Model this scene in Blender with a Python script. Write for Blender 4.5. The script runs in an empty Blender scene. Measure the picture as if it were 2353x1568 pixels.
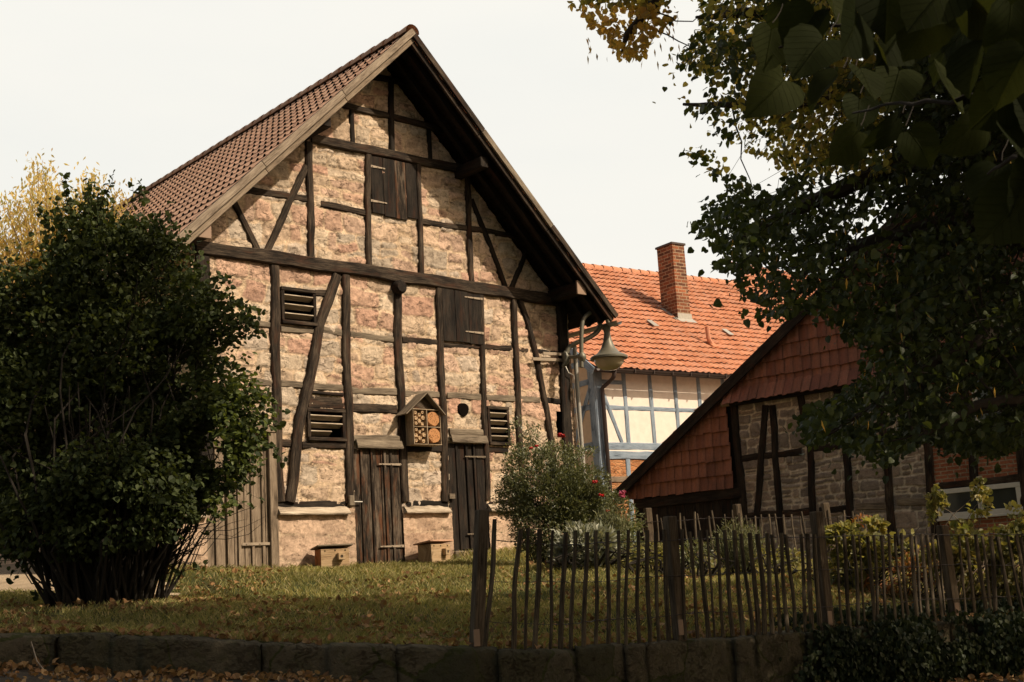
import bpy, bmesh, random, math
import numpy as np
from math import *
from mathutils import Vector, Matrix
random.seed(7); RNG = np.random.default_rng(11)
S = bpy.context.scene; COL = S.collection
# ------------------------------------------------------------------ camera model (solved from the photograph's vanishing lines)
F = 2950.3; CX = 1176.5; CY = 784.; PIT = radians(11.056); ROL = radians(-3.579)
_f = Vector((0, cos(PIT), sin(PIT))); _r = Vector((1, 0, 0)); _u = Vector((0, -sin(PIT), cos(PIT)))
RT = cos(ROL) * _r + sin(ROL) * _u; UP = -sin(ROL) * _r + cos(ROL) * _u; FW = _f
CAM = Vector((0, 0, 1.5))
def ray(x, y): return FW + RT * ((x - CX) / F) - UP * ((y - CY) / F)
def aty(x, y, Y): d = ray(x, y); return CAM + d * (Y / d.y)
def proj(p):
    d = Vector(p) - CAM; z = d.dot(FW); return CX + F * d.dot(RT) / z, CY - F * d.dot(UP) / z, z
K = 2353 / 2560
def crop(x0, y0, s): return lambda x, y: ((x0 + s * x) * K, (y0 + s * y) * K)
c1 = crop(300, 40, .3827); c2 = crop(800, 40, .3827); c3 = crop(400, 600, .3827); c4 = crop(900, 600, .3827)
c5 = crop(400, 1050, .4183); c6 = crop(1150, 1050, .4183); c7 = crop(1800, 1050, .4183); c8 = crop(1400, 580, .4209)
c9 = crop(1800, 700, .4208); c12 = crop(1400, 0, .5101)
class Frame:
    """a facade plane: origin, direction along the wall, outward normal"""
    def __init__(s, o, yaw):
        s.o = Vector(o); s.yaw = radians(yaw); s.D = Vector((cos(s.yaw), sin(s.yaw), 0)); s.N = Vector((sin(s.yaw), -cos(s.yaw), 0))
    def uz(s, px, off=0.):
        p0 = s.o + s.N * off; d = ray(*px); t = s.N.dot(p0 - CAM) / s.N.dot(d); q = CAM + d * t - s.o
        return q.dot(s.D), q.z
    def world(s, u, y, z): return s.o + s.D * u - s.N * y + Vector((0, 0, z))
# ------------------------------------------------------------------ object helpers
def tag(o, label, cat, group=None, kind=None):
    if label: o['label'] = label
    if cat: o['category'] = cat
    if group: o['group'] = group
    if kind: o['kind'] = kind
    return o
def empty(name, loc=(0, 0, 0), rz=0., label=None, cat=None, group=None):
    o = bpy.data.objects.new(name, None); COL.objects.link(o); o.location = loc; o.rotation_euler = (0, 0, rz)
    o.empty_display_size = .1
    return tag(o, label, cat, group)
def link(name, me, mat, parent=None):
    o = bpy.data.objects.new(name, me); COL.objects.link(o)
    if mat: me.materials.append(mat)
    if parent: o.parent = parent
    return o
def npmesh(name, V, Fc, mat, parent=None, smooth=False, uv=None):
    V = np.asarray(V, dtype=np.float32); Fc = np.asarray(Fc, dtype=np.int32)
    me = bpy.data.meshes.new(name); k = Fc.shape[1]; n = len(Fc)
    me.vertices.add(len(V)); me.vertices.foreach_set('co', V.ravel())
    me.loops.add(n * k); me.loops.foreach_set('vertex_index', Fc.ravel())
    me.polygons.add(n); me.polygons.foreach_set('loop_start', np.arange(0, n * k, k, dtype=np.int32))
    me.polygons.foreach_set('loop_total', np.full(n, k, dtype=np.int32))
    me.polygons.foreach_set('use_smooth', np.full(n, bool(smooth)))
    if uv is not None:
        l = me.uv_layers.new(name='UVMap'); l.data.foreach_set('uv', np.asarray(uv, dtype=np.float32)[Fc.ravel()].ravel())
    me.update(calc_edges=True); me.validate()
    return link(name, me, mat, parent)
class MB:
    """collects quads/tris; builds one mesh"""
    def __init__(s): s.v = []; s.f = []; s.uv = []
    def quad(s, a, b, c, d, uv=None):
        n = len(s.v); s.v += [tuple(a), tuple(b), tuple(c), tuple(d)]; s.f.append((n, n + 1, n + 2, n + 3))
        s.uv += uv or [(0, 0), (1, 0), (1, 1), (0, 1)]
    def loft(s, rings, closed=True, caps=True, uvs=None):
        base = len(s.v); k = len(rings[0])
        L = 0; off = random.random() * 50; per = [0]
        for j in range(k): per.append(per[-1] + (Vector(rings[0][(j + 1) % k]) - Vector(rings[0][j])).length)
        for i, r in enumerate(rings):
            if i: L += (Vector(r[0]) - Vector(rings[i - 1][0])).length
            for j, p in enumerate(r): s.v.append(tuple(p)); s.uv.append((L + off, per[j] + off))
        for i in range(len(rings) - 1):
            for j in range(k if closed else k - 1):
                a = base + i * k + j; b = base + i * k + (j + 1) % k; s.f.append((a, b, b + k, a + k))
        if caps and closed:
            s.f.append(tuple(base + j for j in range(k))[::-1]); s.f.append(tuple(base + (len(rings) - 1) * k + j for j in range(k)))
    def box(s, c, dx, dy, dz, bev=.0):
        """box about centre c with half-vectors dx,dy,dz; grain (u) along the longest"""
        c = Vector(c); ax = sorted([Vector(dx), Vector(dy), Vector(dz)], key=lambda v: -v.length); a, b, d = ax
        if a.cross(b).dot(d) < 0: d = -d
        e = min(bev, b.length * .4, d.length * .4)
        bn = b.normalized() * e; dn = d.normalized() * e; an = a.normalized() * e
        def ring(o, sh=0):
            sb = b - bn * sh; sd = d - dn * sh
            if e <= 0: return [o - sb - sd, o + sb - sd, o + sb + sd, o - sb + sd]
            return [o - sb + bn - sd, o + sb - bn - sd, o + sb - sd + dn, o + sb + sd - dn, o + sb - bn + sd, o - sb + bn + sd, o - sb + sd - dn, o - sb - sd + dn]
        rs = [ring(c - a), ring(c + a)] if e <= 0 else [ring(c - a, .7), ring(c - a + an), ring(c + a - an), ring(c + a, .7)]
        s.loft(rs)
    def bx(s, x0, x1, y0, y1, z0, z1, bev=0.):
        s.box(((x0 + x1) / 2, (y0 + y1) / 2, (z0 + z1) / 2), ((x1 - x0) / 2, 0, 0), (0, (y1 - y0) / 2, 0), (0, 0, (z1 - z0) / 2), bev)
    def tube(s, pts, rad, k=8, caps=True):
        pts = [Vector(p) for p in pts]; n = len(pts)
        if not hasattr(rad, '__len__'): rad = [rad] * n
        rings = []; ref = None
        for i in range(n):
            t = (pts[min(i + 1, n - 1)] - pts[max(i - 1, 0)]).normalized()
            if ref is None: ref = t.orthogonal().normalized()
            ref = (ref - t * ref.dot(t)).normalized(); q = t.cross(ref)
            rings.append([pts[i] + (ref * cos(2 * pi * j / k) + q * sin(2 * pi * j / k)) * rad[i] for j in range(k)])
        s.loft(rings, caps=caps)
    def lathe(s, c, prof, k=20, axis=(0, 0, 1)):
        ax = Vector(axis).normalized(); a = ax.orthogonal().normalized(); b = ax.cross(a); c = Vector(c)
        s.loft([[c + ax * h + (a * cos(2 * pi * j / k) + b * sin(2 * pi * j / k)) * max(r, 1e-4) for j in range(k)] for r, h in prof])
    def build(s, name, mat, parent=None, smooth=False, label=None):
        me = bpy.data.meshes.new(name); me.from_pydata(s.v, [], s.f)
        l = me.uv_layers.new(name='UVMap')
        li = np.zeros(len(me.loops), dtype=np.int32); me.loops.foreach_get('vertex_index', li)
        l.data.foreach_set('uv', np.array(s.uv, dtype=np.float32)[li].ravel())
        if smooth:
            for p in me.polygons: p.use_smooth = True
        me.update()
        bm = bmesh.new(); bm.from_mesh(me); bmesh.ops.recalc_face_normals(bm, faces=bm.faces); bm.to_mesh(me); bm.free()
        o = link(name, me, mat, parent)
        if smooth and hasattr(me, 'set_sharp_from_angle'): me.set_sharp_from_angle(angle=radians(40))
        if label: o['label'] = label
        return o
# ------------------------------------------------------------------ material helpers
class NT:
    def __init__(s, name):
        s.m = bpy.data.materials.new(name); s.m.use_nodes = True; s.t = s.m.node_tree; s.t.nodes.clear()
        s.out = s.n('ShaderNodeOutputMaterial')
    def n(s, typ, **kw):
        nd = s.t.nodes.new(typ)
        for k, v in kw.items():
            if k.startswith('i_'):
                key = k[2:]; key = int(key) if key.isdigit() else key.replace('_', ' ')
                nd.inputs[key].default_value = v
            else: setattr(nd, k, v)
        return nd
    def l(s, a, b): s.t.links.new(a, b); return a
    def mapping(s, src, scale=(1, 1, 1), loc=(0, 0, 0)):
        m = s.n('ShaderNodeMapping'); m.inputs['Scale'].default_value = scale; m.inputs['Location'].default_value = loc
        s.l(src, m.inputs['Vector']); return m.outputs[0]
    def noise(s, vec, scale, detail=4, rough=.55, dist=0.):
        n = s.n('ShaderNodeTexNoise'); n.inputs['Scale'].default_value = scale; n.inputs['Detail'].default_value = detail
        n.inputs['Roughness'].default_value = rough; n.inputs['Distortion'].default_value = dist
        if vec is not None: s.l(vec, n.inputs['Vector'])
        return n.outputs['Fac']
    def ramp(s, fac, stops, interp='LINEAR'):
        r = s.n('ShaderNodeValToRGB'); cr = r.color_ramp; cr.interpolation = interp
        while len(cr.elements) < len(stops): cr.elements.new(.5)
        for e, (p, c) in zip(cr.elements, stops):
            e.position = p; e.color = (c, c, c, 1) if not hasattr(c, '__len__') else (*c, 1)
        s.l(fac, r.inputs[0]); return r.outputs[0]
    def math(s, op, a, b=None, clamp=False):
        m = s.n('ShaderNodeMath', operation=op, use_clamp=clamp)
        for i, v in enumerate((a, b)):
            if v is None: continue
            if isinstance(v, (int, float)): m.inputs[i].default_value = v
            else: s.l(v, m.inputs[i])
        return m.outputs[0]
    def mix(s, fac, a, b, blend='MIX'):
        m = s.n('ShaderNodeMix', data_type='RGBA', blend_type=blend)
        for i, v in ((0, fac), (6, a), (7, b)):
            if isinstance(v, (int, float)): m.inputs[i].default_value = v if i == 0 else (v, v, v, 1)
            elif hasattr(v, '__len__'): m.inputs[i].default_value = (*v, 1)
            else: s.l(v, m.inputs[i])
        return m.outputs[2]
    def bump(s, h, strength=.5, dist=.01, normal=None):
        b = s.n('ShaderNodeBump'); b.inputs['Strength'].default_value = strength; b.inputs['Distance'].default_value = dist
        s.l(h, b.inputs['Height'])
        if normal is not None: s.l(normal, b.inputs['Normal'])
        return b.outputs[0]
    def done(s, color, rough=.85, normal=None, metal=0., spec=.25):
        p = s.n('ShaderNodeBsdfPrincipled'); p.inputs['Metallic'].default_value = metal; p.inputs['Specular IOR Level'].default_value = spec
        if isinstance(rough, (int, float)): p.inputs['Roughness'].default_value = rough
        else: s.l(rough, p.inputs['Roughness'])
        if hasattr(color, '__len__'): p.inputs['Base Color'].default_value = (*color, 1)
        else: s.l(color, p.inputs['Base Color'])
        if normal is not None: s.l(normal, p.inputs['Normal'])
        s.l(p.outputs[0], s.out.inputs['Surface']); s.p = p; return s.m
    def wallvec(s):
        """(x+y, z) of the object so that walls of both directions get upright courses"""
        tc = s.n('ShaderNodeTexCoord'); sp = s.n('ShaderNodeSeparateXYZ'); s.l(tc.outputs['Object'], sp.inputs[0])
        cb = s.n('ShaderNodeCombineXYZ'); s.l(s.math('ADD', sp.outputs[0], sp.outputs[1]), cb.inputs[0]); s.l(sp.outputs[2], cb.inputs[1])
        return cb.outputs[0], sp.outputs[2]

def mat_rubble(name, sx, sz, cols, mortar, mw=.05, bump=.03, warp=.16, disp=False, dark=1., smear=.5):
    s = NT(name); v, z = s.wallvec()
    nz = s.n('ShaderNodeTexNoise'); nz.inputs['Scale'].default_value = 2.2; nz.inputs['Detail'].default_value = 3; s.l(v, nz.inputs['Vector'])
    off = s.n('ShaderNodeVectorMath', operation='MULTIPLY_ADD'); s.l(nz.outputs['Color'], off.inputs[0]); off.inputs[1].default_value = (warp, warp, 0); s.l(v, off.inputs[2])
    nz2 = s.n('ShaderNodeTexNoise'); nz2.inputs['Scale'].default_value = 14; nz2.inputs['Detail'].default_value = 3; s.l(v, nz2.inputs['Vector'])
    off2 = s.n('ShaderNodeVectorMath', operation='MULTIPLY_ADD'); s.l(nz2.outputs['Color'], off2.inputs[0]); off2.inputs[1].default_value = (.05, .05, 0); s.l(off.outputs[0], off2.inputs[2])
    mv = s.mapping(off2.outputs[0], (sx, sz, 1))
    vo = s.n('ShaderNodeTexVoronoi', voronoi_dimensions='2D', feature='F1', distance='CHEBYCHEV'); vo.inputs['Scale'].default_value = 1; vo.inputs['Randomness'].default_value = .82; s.l(mv, vo.inputs['Vector'])
    ve = s.n('ShaderNodeTexVoronoi', voronoi_dimensions='2D', feature='DISTANCE_TO_EDGE'); ve.inputs['Scale'].default_value = 1; ve.inputs['Randomness'].default_value = .82; s.l(mv, ve.inputs['Vector'])
    vc = s.n('ShaderNodeTexVoronoi', voronoi_dimensions='2D', feature='F1'); vc.inputs['Scale'].default_value = 1; vc.inputs['Randomness'].default_value = .82; s.l(mv, vc.inputs['Vector'])
    sp = s.n('ShaderNodeSeparateColor'); s.l(vc.outputs['Color'], sp.inputs[0])
    n = len(cols); col = s.ramp(sp.outputs[0], [((i + .0) / n, c) for i, c in enumerate(cols)], 'CONSTANT')
    fine = s.noise(v, 9, 8, .7); fine2 = s.noise(v, 38, 5, .65); big = s.noise(v, .9, 4, .6)
    col = s.mix(.55, col, s.ramp(fine, [(.25, (.6, .56, .53)), (.5, (.97, .96, .94)), (.75, (1.12, 1.1, 1.06))]), 'MULTIPLY')
    # per stone brightness
    col = s.mix(.5, col, s.ramp(sp.outputs[1], [(0, .8), (1, 1.12)]), 'MULTIPLY')
    # mortar mask, its width wandering
    wid = s.ramp(s.noise(v, 3.1, 4, .7), [(.35, mw * .35), (.75, mw * 1.0 + mw * 2.2 * smear)])
    mm = s.math('SUBTRACT', 1, s.math('DIVIDE', ve.outputs['Distance'], s.math('ADD', wid, .004), True), True)
    mm = s.ramp(mm, [(.05, 0.), (.45, 1.)])
    cov = s.ramp(s.noise(v, 5.5, 7, .75, .4), [(.50, 0.), (.62, smear)]); mm = s.math('MAXIMUM', mm, cov)
    rid = s.math('ABSOLUTE', s.math('SUBTRACT', s.noise(s.mapping(v, (1, 1.9, 1)), 6.5, 6, .7, .5), .5)); crev = s.ramp(rid, [(.004, 1.), (.022, 0.)])
    crev = s.math('MULTIPLY', crev, s.ramp(s.noise(v, 2.6, 3, .6), [(.48, 0.), (.6, smear * 1.6)]))
    mcol = s.mix(.5, mortar, s.ramp(s.noise(v, 22, 6, .75), [(.3, (.55, .53, .5)), (.6, (1.05, 1.05, 1.05))]), 'MULTIPLY')
    col = s.mix(mm, col, mcol)
    col = s.mix(.5, col, s.ramp(big, [(.3, (.85, .78, .74)), (.65, (1.1, 1.08, 1.02))]), 'MULTIPLY')
    pit = s.ramp(s.noise(s.mapping(v, (1, 2.2, 1)), 11, 6, .75, .6), [(.30, 0.), (.40, 1.)])
    col = s.mix(pit, s.mix(.75, col, (.13, .085, .055), 'MIX'), col)
    col = s.mix(s.math('MULTIPLY', crev, .6), col, (.10, .06, .035))
    if dark != 1.: col = s.mix(1., col, (dark, dark, dark), 'MULTIPLY')
    h = s.math('ADD', s.math('MULTIPLY', s.ramp(ve.outputs['Distance'], [(0, 0.), (.16, 1.)]), .45), s.math('MULTIPLY', fine, 1.3))
    h = s.math('ADD', h, s.math('MULTIPLY', sp.outputs[2], .35))
    h = s.math('ADD', h, s.math('MULTIPLY', pit, .8)); h = s.math('SUBTRACT', h, s.math('MULTIPLY', crev, .9)); h2 = s.math('ADD', h, s.math('MULTIPLY', fine2, .35))
    m = s.done(col, .95, s.bump(h2, 1., bump), spec=.1)
    if disp:
        d = s.n('ShaderNodeDisplacement'); d.inputs['Scale'].default_value = .03; d.inputs['Midlevel'].default_value = 1.6; s.l(h, d.inputs['Height']); s.l(d.outputs[0], s.out.inputs['Displacement'])
        m.displacement_method = 'BOTH'
    return m
def mat_wood(name, base, light, streak=.6, bump=.006, red=None, scale=1.):
    s = NT(name); tc = s.n('ShaderNodeTexCoord'); uv = tc.outputs['UV']
    g = s.noise(s.mapping(uv, (1.6 * scale, 34 * scale, 1)), 2.2, 8, .7, .3); g2 = s.noise(s.mapping(uv, (1.1, 90, 1)), 2.0, 4, .7)
    blot = s.noise(s.mapping(uv, (.7, 3, 1)), 2.0, 6, .7)
    f = s.math('ADD', s.math('MULTIPLY', g, .5), s.math('MULTIPLY', blot, .5))
    col = s.ramp(f, [(.40, tuple(c * .35 for c in base)), (.475, base), (.56, tuple(b + (l - b) * .45 for b, l in zip(base, light))), (.66, light)])
    if red: col = s.mix(s.ramp(s.noise(s.mapping(uv, (1.2, 5, 1), (7, 3, 0)), 1.7, 4, .6), [(.52, 0.), (.68, .8)]), col, red)
    crack = s.ramp(g2, [(.30, 0.), (.40, 1.)]); col = s.mix(s.math('MULTIPLY', s.math('SUBTRACT', 1, crack), .8), col, tuple(c * .15 for c in base))
    h = s.math('ADD', g, s.math('MULTIPLY', crack, .6))
    return s.done(col, .85, s.bump(h, .9, bump), spec=.2)
def mat_tile(name, cols, rough=.8, dirt=.4, dirtcol=(.05, .04, .035), var=.5):
    s = NT(name); g = s.n('ShaderNodeNewGeometry'); tc = s.n('ShaderNodeTexCoord')
    n = len(cols) - 1; col = s.ramp(g.outputs['Random Per Island'], [(i / n, c) for i, c in enumerate(cols)])
    d = s.noise(tc.outputs['Object'], 1.3, 5, .65); d2 = s.noise(tc.outputs['Object'], 28, 5, .7)
    col = s.mix(s.ramp(d, [(.45, 0.), (.75, dirt)]), col, dirtcol); col = s.mix(var, col, s.ramp(d2, [(.3, .55), (.65, 1.1)]), 'MULTIPLY')
    return s.done(col, rough, s.bump(d2, .4 * var * 2, .006), spec=.2)
def mat_leaf(name, cols, trans=.35, rough=.55, tcol=None, spec=.35, veins=False):
    s = NT(name); g = s.n('ShaderNodeNewGeometry'); tc = s.n('ShaderNodeTexCoord')
    n = len(cols) - 1; col = s.ramp(g.outputs['Random Per Island'], [(i / n, c) for i, c in enumerate(cols)])
    col = s.mix(.6, col, s.ramp(s.noise(tc.outputs['Object'], 1.1, 3, .6), [(.35, .55), (.65, 1.25)]), 'MULTIPLY')
    nrm = None
    if veins:
        sp = s.n('ShaderNodeSeparateXYZ'); s.l(tc.outputs['UV'], sp.inputs[0])
        ax = s.math('ABSOLUTE', sp.outputs[0])
        ph = s.math('SUBTRACT', sp.outputs[1], s.math('MULTIPLY', ax, .9)); w = s.math('ABSOLUTE', s.math('SINE', s.math('MULTIPLY', ph, 22.)))
        vein = s.ramp(w, [(0., 1.), (.16, 0.)]); mid = s.ramp(ax, [(0., 1.), (.022, 0.)]); vv = s.math('MAXIMUM', s.math('MULTIPLY', vein, .6), mid)
        col = s.mix(s.math('MULTIPLY', vv, .28), col, tuple(min(1, c * 1.9) for c in cols[-1])); col = s.mix(.5, col, s.ramp(s.noise(tc.outputs['UV'], 7, 5, .7), [(.3, .6), (.7, 1.2)]), 'MULTIPLY')
        nrm = s.bump(vv, 1., .004)
    p = s.n('ShaderNodeBsdfPrincipled'); p.inputs['Roughness'].default_value = rough; p.inputs['Specular IOR Level'].default_value = spec; s.l(col, p.inputs['Base Color'])
    if nrm: s.l(nrm, p.inputs['Normal'])
    t = s.n('ShaderNodeBsdfTranslucent'); s.l(s.mix(1., col, tcol or (1.6, 1.5, .7), 'MULTIPLY'), t.inputs['Color'])
    mx = s.n('ShaderNodeMixShader'); mx.inputs[0].default_value = trans; s.l(p.outputs[0], mx.inputs[1]); s.l(t.outputs[0], mx.inputs[2]); s.l(mx.outputs[0], s.out.inputs['Surface'])
    return s.m
def mat_plain(name, col, rough=.6, metal=0., var=.3, bump=.002, scale=12, spec=.3):
    s = NT(name); tc = s.n('ShaderNodeTexCoord'); n = s.noise(tc.outputs['Object'], scale, 6, .65)
    c = s.mix(var, col, s.ramp(n, [(.3, .35), (.7, 1.3)]), 'MULTIPLY'); return s.done(c, rough, s.bump(n, .5, bump), metal, spec)
def mat_brick(name, c1_, c2_, mortar, bw=.25, rh=.075, ms=.012):
    s = NT(name); v, z = s.wallvec(); b = s.n('ShaderNodeTexBrick'); nz = s.n('ShaderNodeTexNoise'); nz.inputs['Scale'].default_value = 6; s.l(v, nz.inputs['Vector'])
    o = s.n('ShaderNodeVectorMath', operation='MULTIPLY_ADD'); s.l(nz.outputs['Color'], o.inputs[0]); o.inputs[1].default_value = (.012, .02, 0); s.l(v, o.inputs[2]); s.l(o.outputs[0], b.inputs['Vector'])
    b.inputs['Scale'].default_value = 1; b.inputs['Brick Width'].default_value = bw; b.inputs['Row Height'].default_value = rh; b.inputs['Mortar Size'].default_value = ms; b.inputs['Mortar Smooth'].default_value = .3
    b.inputs['Color1'].default_value = (*c1_, 1); b.inputs['Color2'].default_value = (*c2_, 1); b.inputs['Mortar'].default_value = (*mortar, 1)
    n = s.noise(v, 18, 6, .7); n2 = s.noise(v, 1.1, 4, .6)
    c = s.mix(.7, b.outputs['Color'], s.ramp(n, [(.3, .4), (.68, 1.25)]), 'MULTIPLY'); c = s.mix(.6, c, s.ramp(n2, [(.35, .45), (.6, 1.1)]), 'MULTIPLY')
    h = s.math('ADD', s.math('MULTIPLY', b.outputs['Fac'], -.8), s.math('MULTIPLY', n, .6)); return s.done(c, .95, s.bump(h, .8, .012), spec=.1)
M = {}
TAN = (.78, .59, .39); PALE = (.82, .66, .46); PINK = (.70, .42, .28); ROSE = (.76, .53, .37); GREY = (.62, .52, .41); BRN = (.64, .46, .31)
M['rubble'] = mat_rubble('rubble_stone', 2.6, 3.9, [PALE, TAN, ROSE, PALE, GREY, TAN, PALE, BRN, PALE, ROSE, TAN, PINK], (.84, .64, .41), .035, .022, warp=.13, disp=True, smear=.42)
M['rubble2'] = mat_rubble('rubble_stone_side', 3.0, 4.7, [PALE, TAN, ROSE, GREY, TAN, PINK], (.60, .42, .23), .06, .03)
M['ashlar'] = mat_rubble('sandstone_blocks', 1.25, 2.3, [(.70, .50, .35), (.74, .54, .38), (.68, .48, .34), (.72, .53, .37)], (.72, .54, .37), .010, .022, .05, smear=.15)
M['dkstone'] = mat_rubble('grey_rubble', 3.3, 5.2, [(.20, .15, .115), (.24, .175, .13), (.17, .125, .10), (.22, .165, .125), (.32, .23, .17)], (.75, .64, .49), .055, .03, .24, smear=.2)
M['beam'] = mat_wood('weathered_dark_timber', (.019, .013, .009), (.135, .10, .07), red=(.06, .026, .014))
M['beamgrey'] = mat_wood('grey_timber', (.14, .11, .08), (.34, .28, .205))
M['black'] = mat_wood('blackened_timber', (.012, .009, .007), (.055, .042, .031), red=(.035, .015, .008))
M['doordark'] = mat_wood('dark_door_boards', (.022, .015, .010), (.24, .185, .135), red=(.12, .045, .018))
M['doorgrey'] = mat_wood('grey_door_boards', (.20, .15, .105), (.40, .32, .235))
M['palewood'] = mat_wood('bleached_board', (.34, .27, .20), (.72, .63, .50))
M['verge'] = mat_wood('verge_board_wood', (.22, .17, .125), (.46, .38, .29))
M['picket'] = mat_wood('chestnut_picket', (.06, .046, .032), (.22, .175, .12))
M['postwood'] = mat_wood('fence_post_wood', (.09, .065, .043), (.22, .17, .115))
M['tile'] = mat_tile('brown_clay_tile', [(.56, .33, .215), (.62, .37, .25), (.66, .40, .27), (.51, .295, .195), (.62, .39, .27)], dirt=.22, var=.35)
M['otile'] = mat_tile('orange_clay_tile', [(.58, .235, .125), (.58, .28, .18), (.60, .25, .135), (.53, .21, .11), (.66, .31, .18)], dirt=.38, dirtcol=(.20, .10, .06))
M['wtile'] = mat_tile('red_hung_tile', [(.23, .10, .065), (.27, .12, .08), (.30, .135, .09), (.20, .085, .06), (.26, .11, .075)], dirt=.5)
M['capmetal'] = mat_plain('brown_cap_metal', (.30, .20, .14), .5, 0., .12)
M['dark'] = mat_plain('dark_void', (.008, .006, .005), 1., spec=0)
M['iron'] = mat_plain('worn_iron', (.34, .27, .20), .6, .1, .4)
M['lampgrey'] = mat_plain('grey_lamp_paint', (.16, .15, .115), .45, .2, .25)
M['zinc'] = mat_plain('pale_zinc', (.42, .40, .36), .45, .3, .2)
M['blue'] = mat_wood('blue_grey_paint', (.21, .27, .34), (.36, .43, .50), bump=.002)
M['cream'] = mat_plain('cream_render', (.80, .74, .66), .9, 0, .18, .003, 5)
M['cream2'] = mat_plain('shaded_tan_render', (.60, .46, .32), .9, 0, .2, .003, 5)  # cream render toned down, shade of the gable side put into the colour
M['obrick'] = mat_rubble('rough_orange_brick', 3.6, 10.5, [(.52, .24, .11), (.58, .29, .14), (.45, .20, .09)], (.36, .22, .12), .06, .02, .05, smear=.3)
M['brick'] = mat_brick('red_brick', (.34, .12, .065), (.42, .16, .09), (.40, .31, .22))
M['chbrick'] = mat_brick('sooty_chimney_brick', (.38, .14, .07), (.13, .065, .045), (.42, .30, .20), .30, .105, .016)
M['whiteframe'] = mat_plain('white_window_paint', (.62, .60, .54), .5, 0, .15)
M['gutter'] = mat_plain('dark_gutter', (.06, .045, .04), .5, .2)
M['bark'] = mat_plain('bark', (.06, .045, .033), .95, 0, .7, .02, 9)
M['twig'] = mat_plain('twig', (.022, .017, .012), .9, 0, .4)
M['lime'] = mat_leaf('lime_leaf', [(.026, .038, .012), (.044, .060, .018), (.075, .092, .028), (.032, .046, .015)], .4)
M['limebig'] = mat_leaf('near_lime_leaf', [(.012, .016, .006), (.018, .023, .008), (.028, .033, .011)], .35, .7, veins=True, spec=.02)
M['gold'] = mat_leaf('golden_leaf', [(.50, .28, .075), (.62, .40, .13), (.36, .26, .08), (.55, .33, .10)], .6)
M['olive'] = mat_leaf('sunlit_olive_leaf', [(.20, .18, .05), (.36, .29, .09), (.12, .13, .04), (.50, .35, .12)], .62)  # yellowish leaves, colour raised to carry the sunlight on them
M['bush'] = mat_leaf('shrub_leaf', [(.026, .038, .013), (.046, .060, .019), (.075, .092, .030), (.032, .046, .015)], .28, .6, spec=.18)
M['bushlit'] = mat_leaf('sunlit_shrub_leaf', [(.10, .13, .035), (.15, .18, .05), (.08, .11, .03)], .35, .55)  # brighter copy of the shrub leaf, sunlight on the right side put into its colour
M['willow'] = mat_leaf('yellow_willow_leaf', [(.55, .46, .20), (.66, .52, .24), (.45, .42, .20), (.62, .42, .18)], .5)
M['roseleaf'] = mat_leaf('rose_leaf', [(.10, .115, .05), (.15, .165, .075), (.22, .23, .12), (.075, .09, .036)], .25, .4, spec=.5)
M['silver'] = mat_leaf('silver_leaf', [(.30, .31, .24), (.40, .40, .32), (.22, .24, .17)], .15, .8)
M['laven'] = mat_leaf('grey_green_stem', [(.17, .18, .09), (.24, .24, .13), (.12, .14, .065)], .2, .7)
M['yell'] = mat_leaf('yellow_green_leaf', [(.20, .20, .07), (.30, .27, .10), (.13, .15, .05), (.38, .30, .11)], .4, .5)
M['rust'] = mat_leaf('rusty_leaf', [(.30, .11, .035), (.40, .16, .05), (.22, .13, .04)], .35)
M['ivy'] = mat_leaf('ivy_leaf', [(.014, .024, .010), (.030, .042, .016), (.060, .072, .030), (.018, .028, .012)], .12, .6, spec=.25)
M['grass'] = mat_leaf('grass_blade', [(.15, .155, .05), (.26, .25, .085), (.37, .32, .13), (.19, .195, .065), (.52, .40, .22)], .3, .6, spec=.2)
M['litter'] = mat_leaf('fallen_leaf', [(.20, .10, .045), (.32, .18, .08), (.14, .075, .035), (.40, .26, .13), (.24, .13, .06)], .12, .75, spec=.15)
M['red'] = mat_plain('red_petal', (.62, .025, .025), .5, 0, .3); M['pink'] = mat_plain('pink_petal', (.62, .12, .22), .5, 0, .3)
M['log'] = mat_plain('cut_log_end', (.50, .34, .20), .9, 0, .4, .004, 40); M['logor'] = mat_plain('orange_log_end', (.50, .24, .10), .9, 0, .45, .004, 60)
M['hotel'] = mat_wood('insect_hotel_board', (.36, .27, .18), (.55, .45, .33)); M['orangewood'] = mat_wood('orange_stained_wood', (.34, .13, .05), (.48, .22, .10)); M['tanwood'] = mat_wood('tan_box_wood', (.40, .27, .15), (.56, .42, .27))
def _glass():
    s = NT('dark_window_glass'); return s.done((.03, .035, .04), .06, spec=.8)
M['glass'] = _glass()
def _globe():
    s = NT('milky_lamp_globe'); m = s.done((.42, .34, .23), .15, spec=.6); return m
M['globe'] = _globe()
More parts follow.
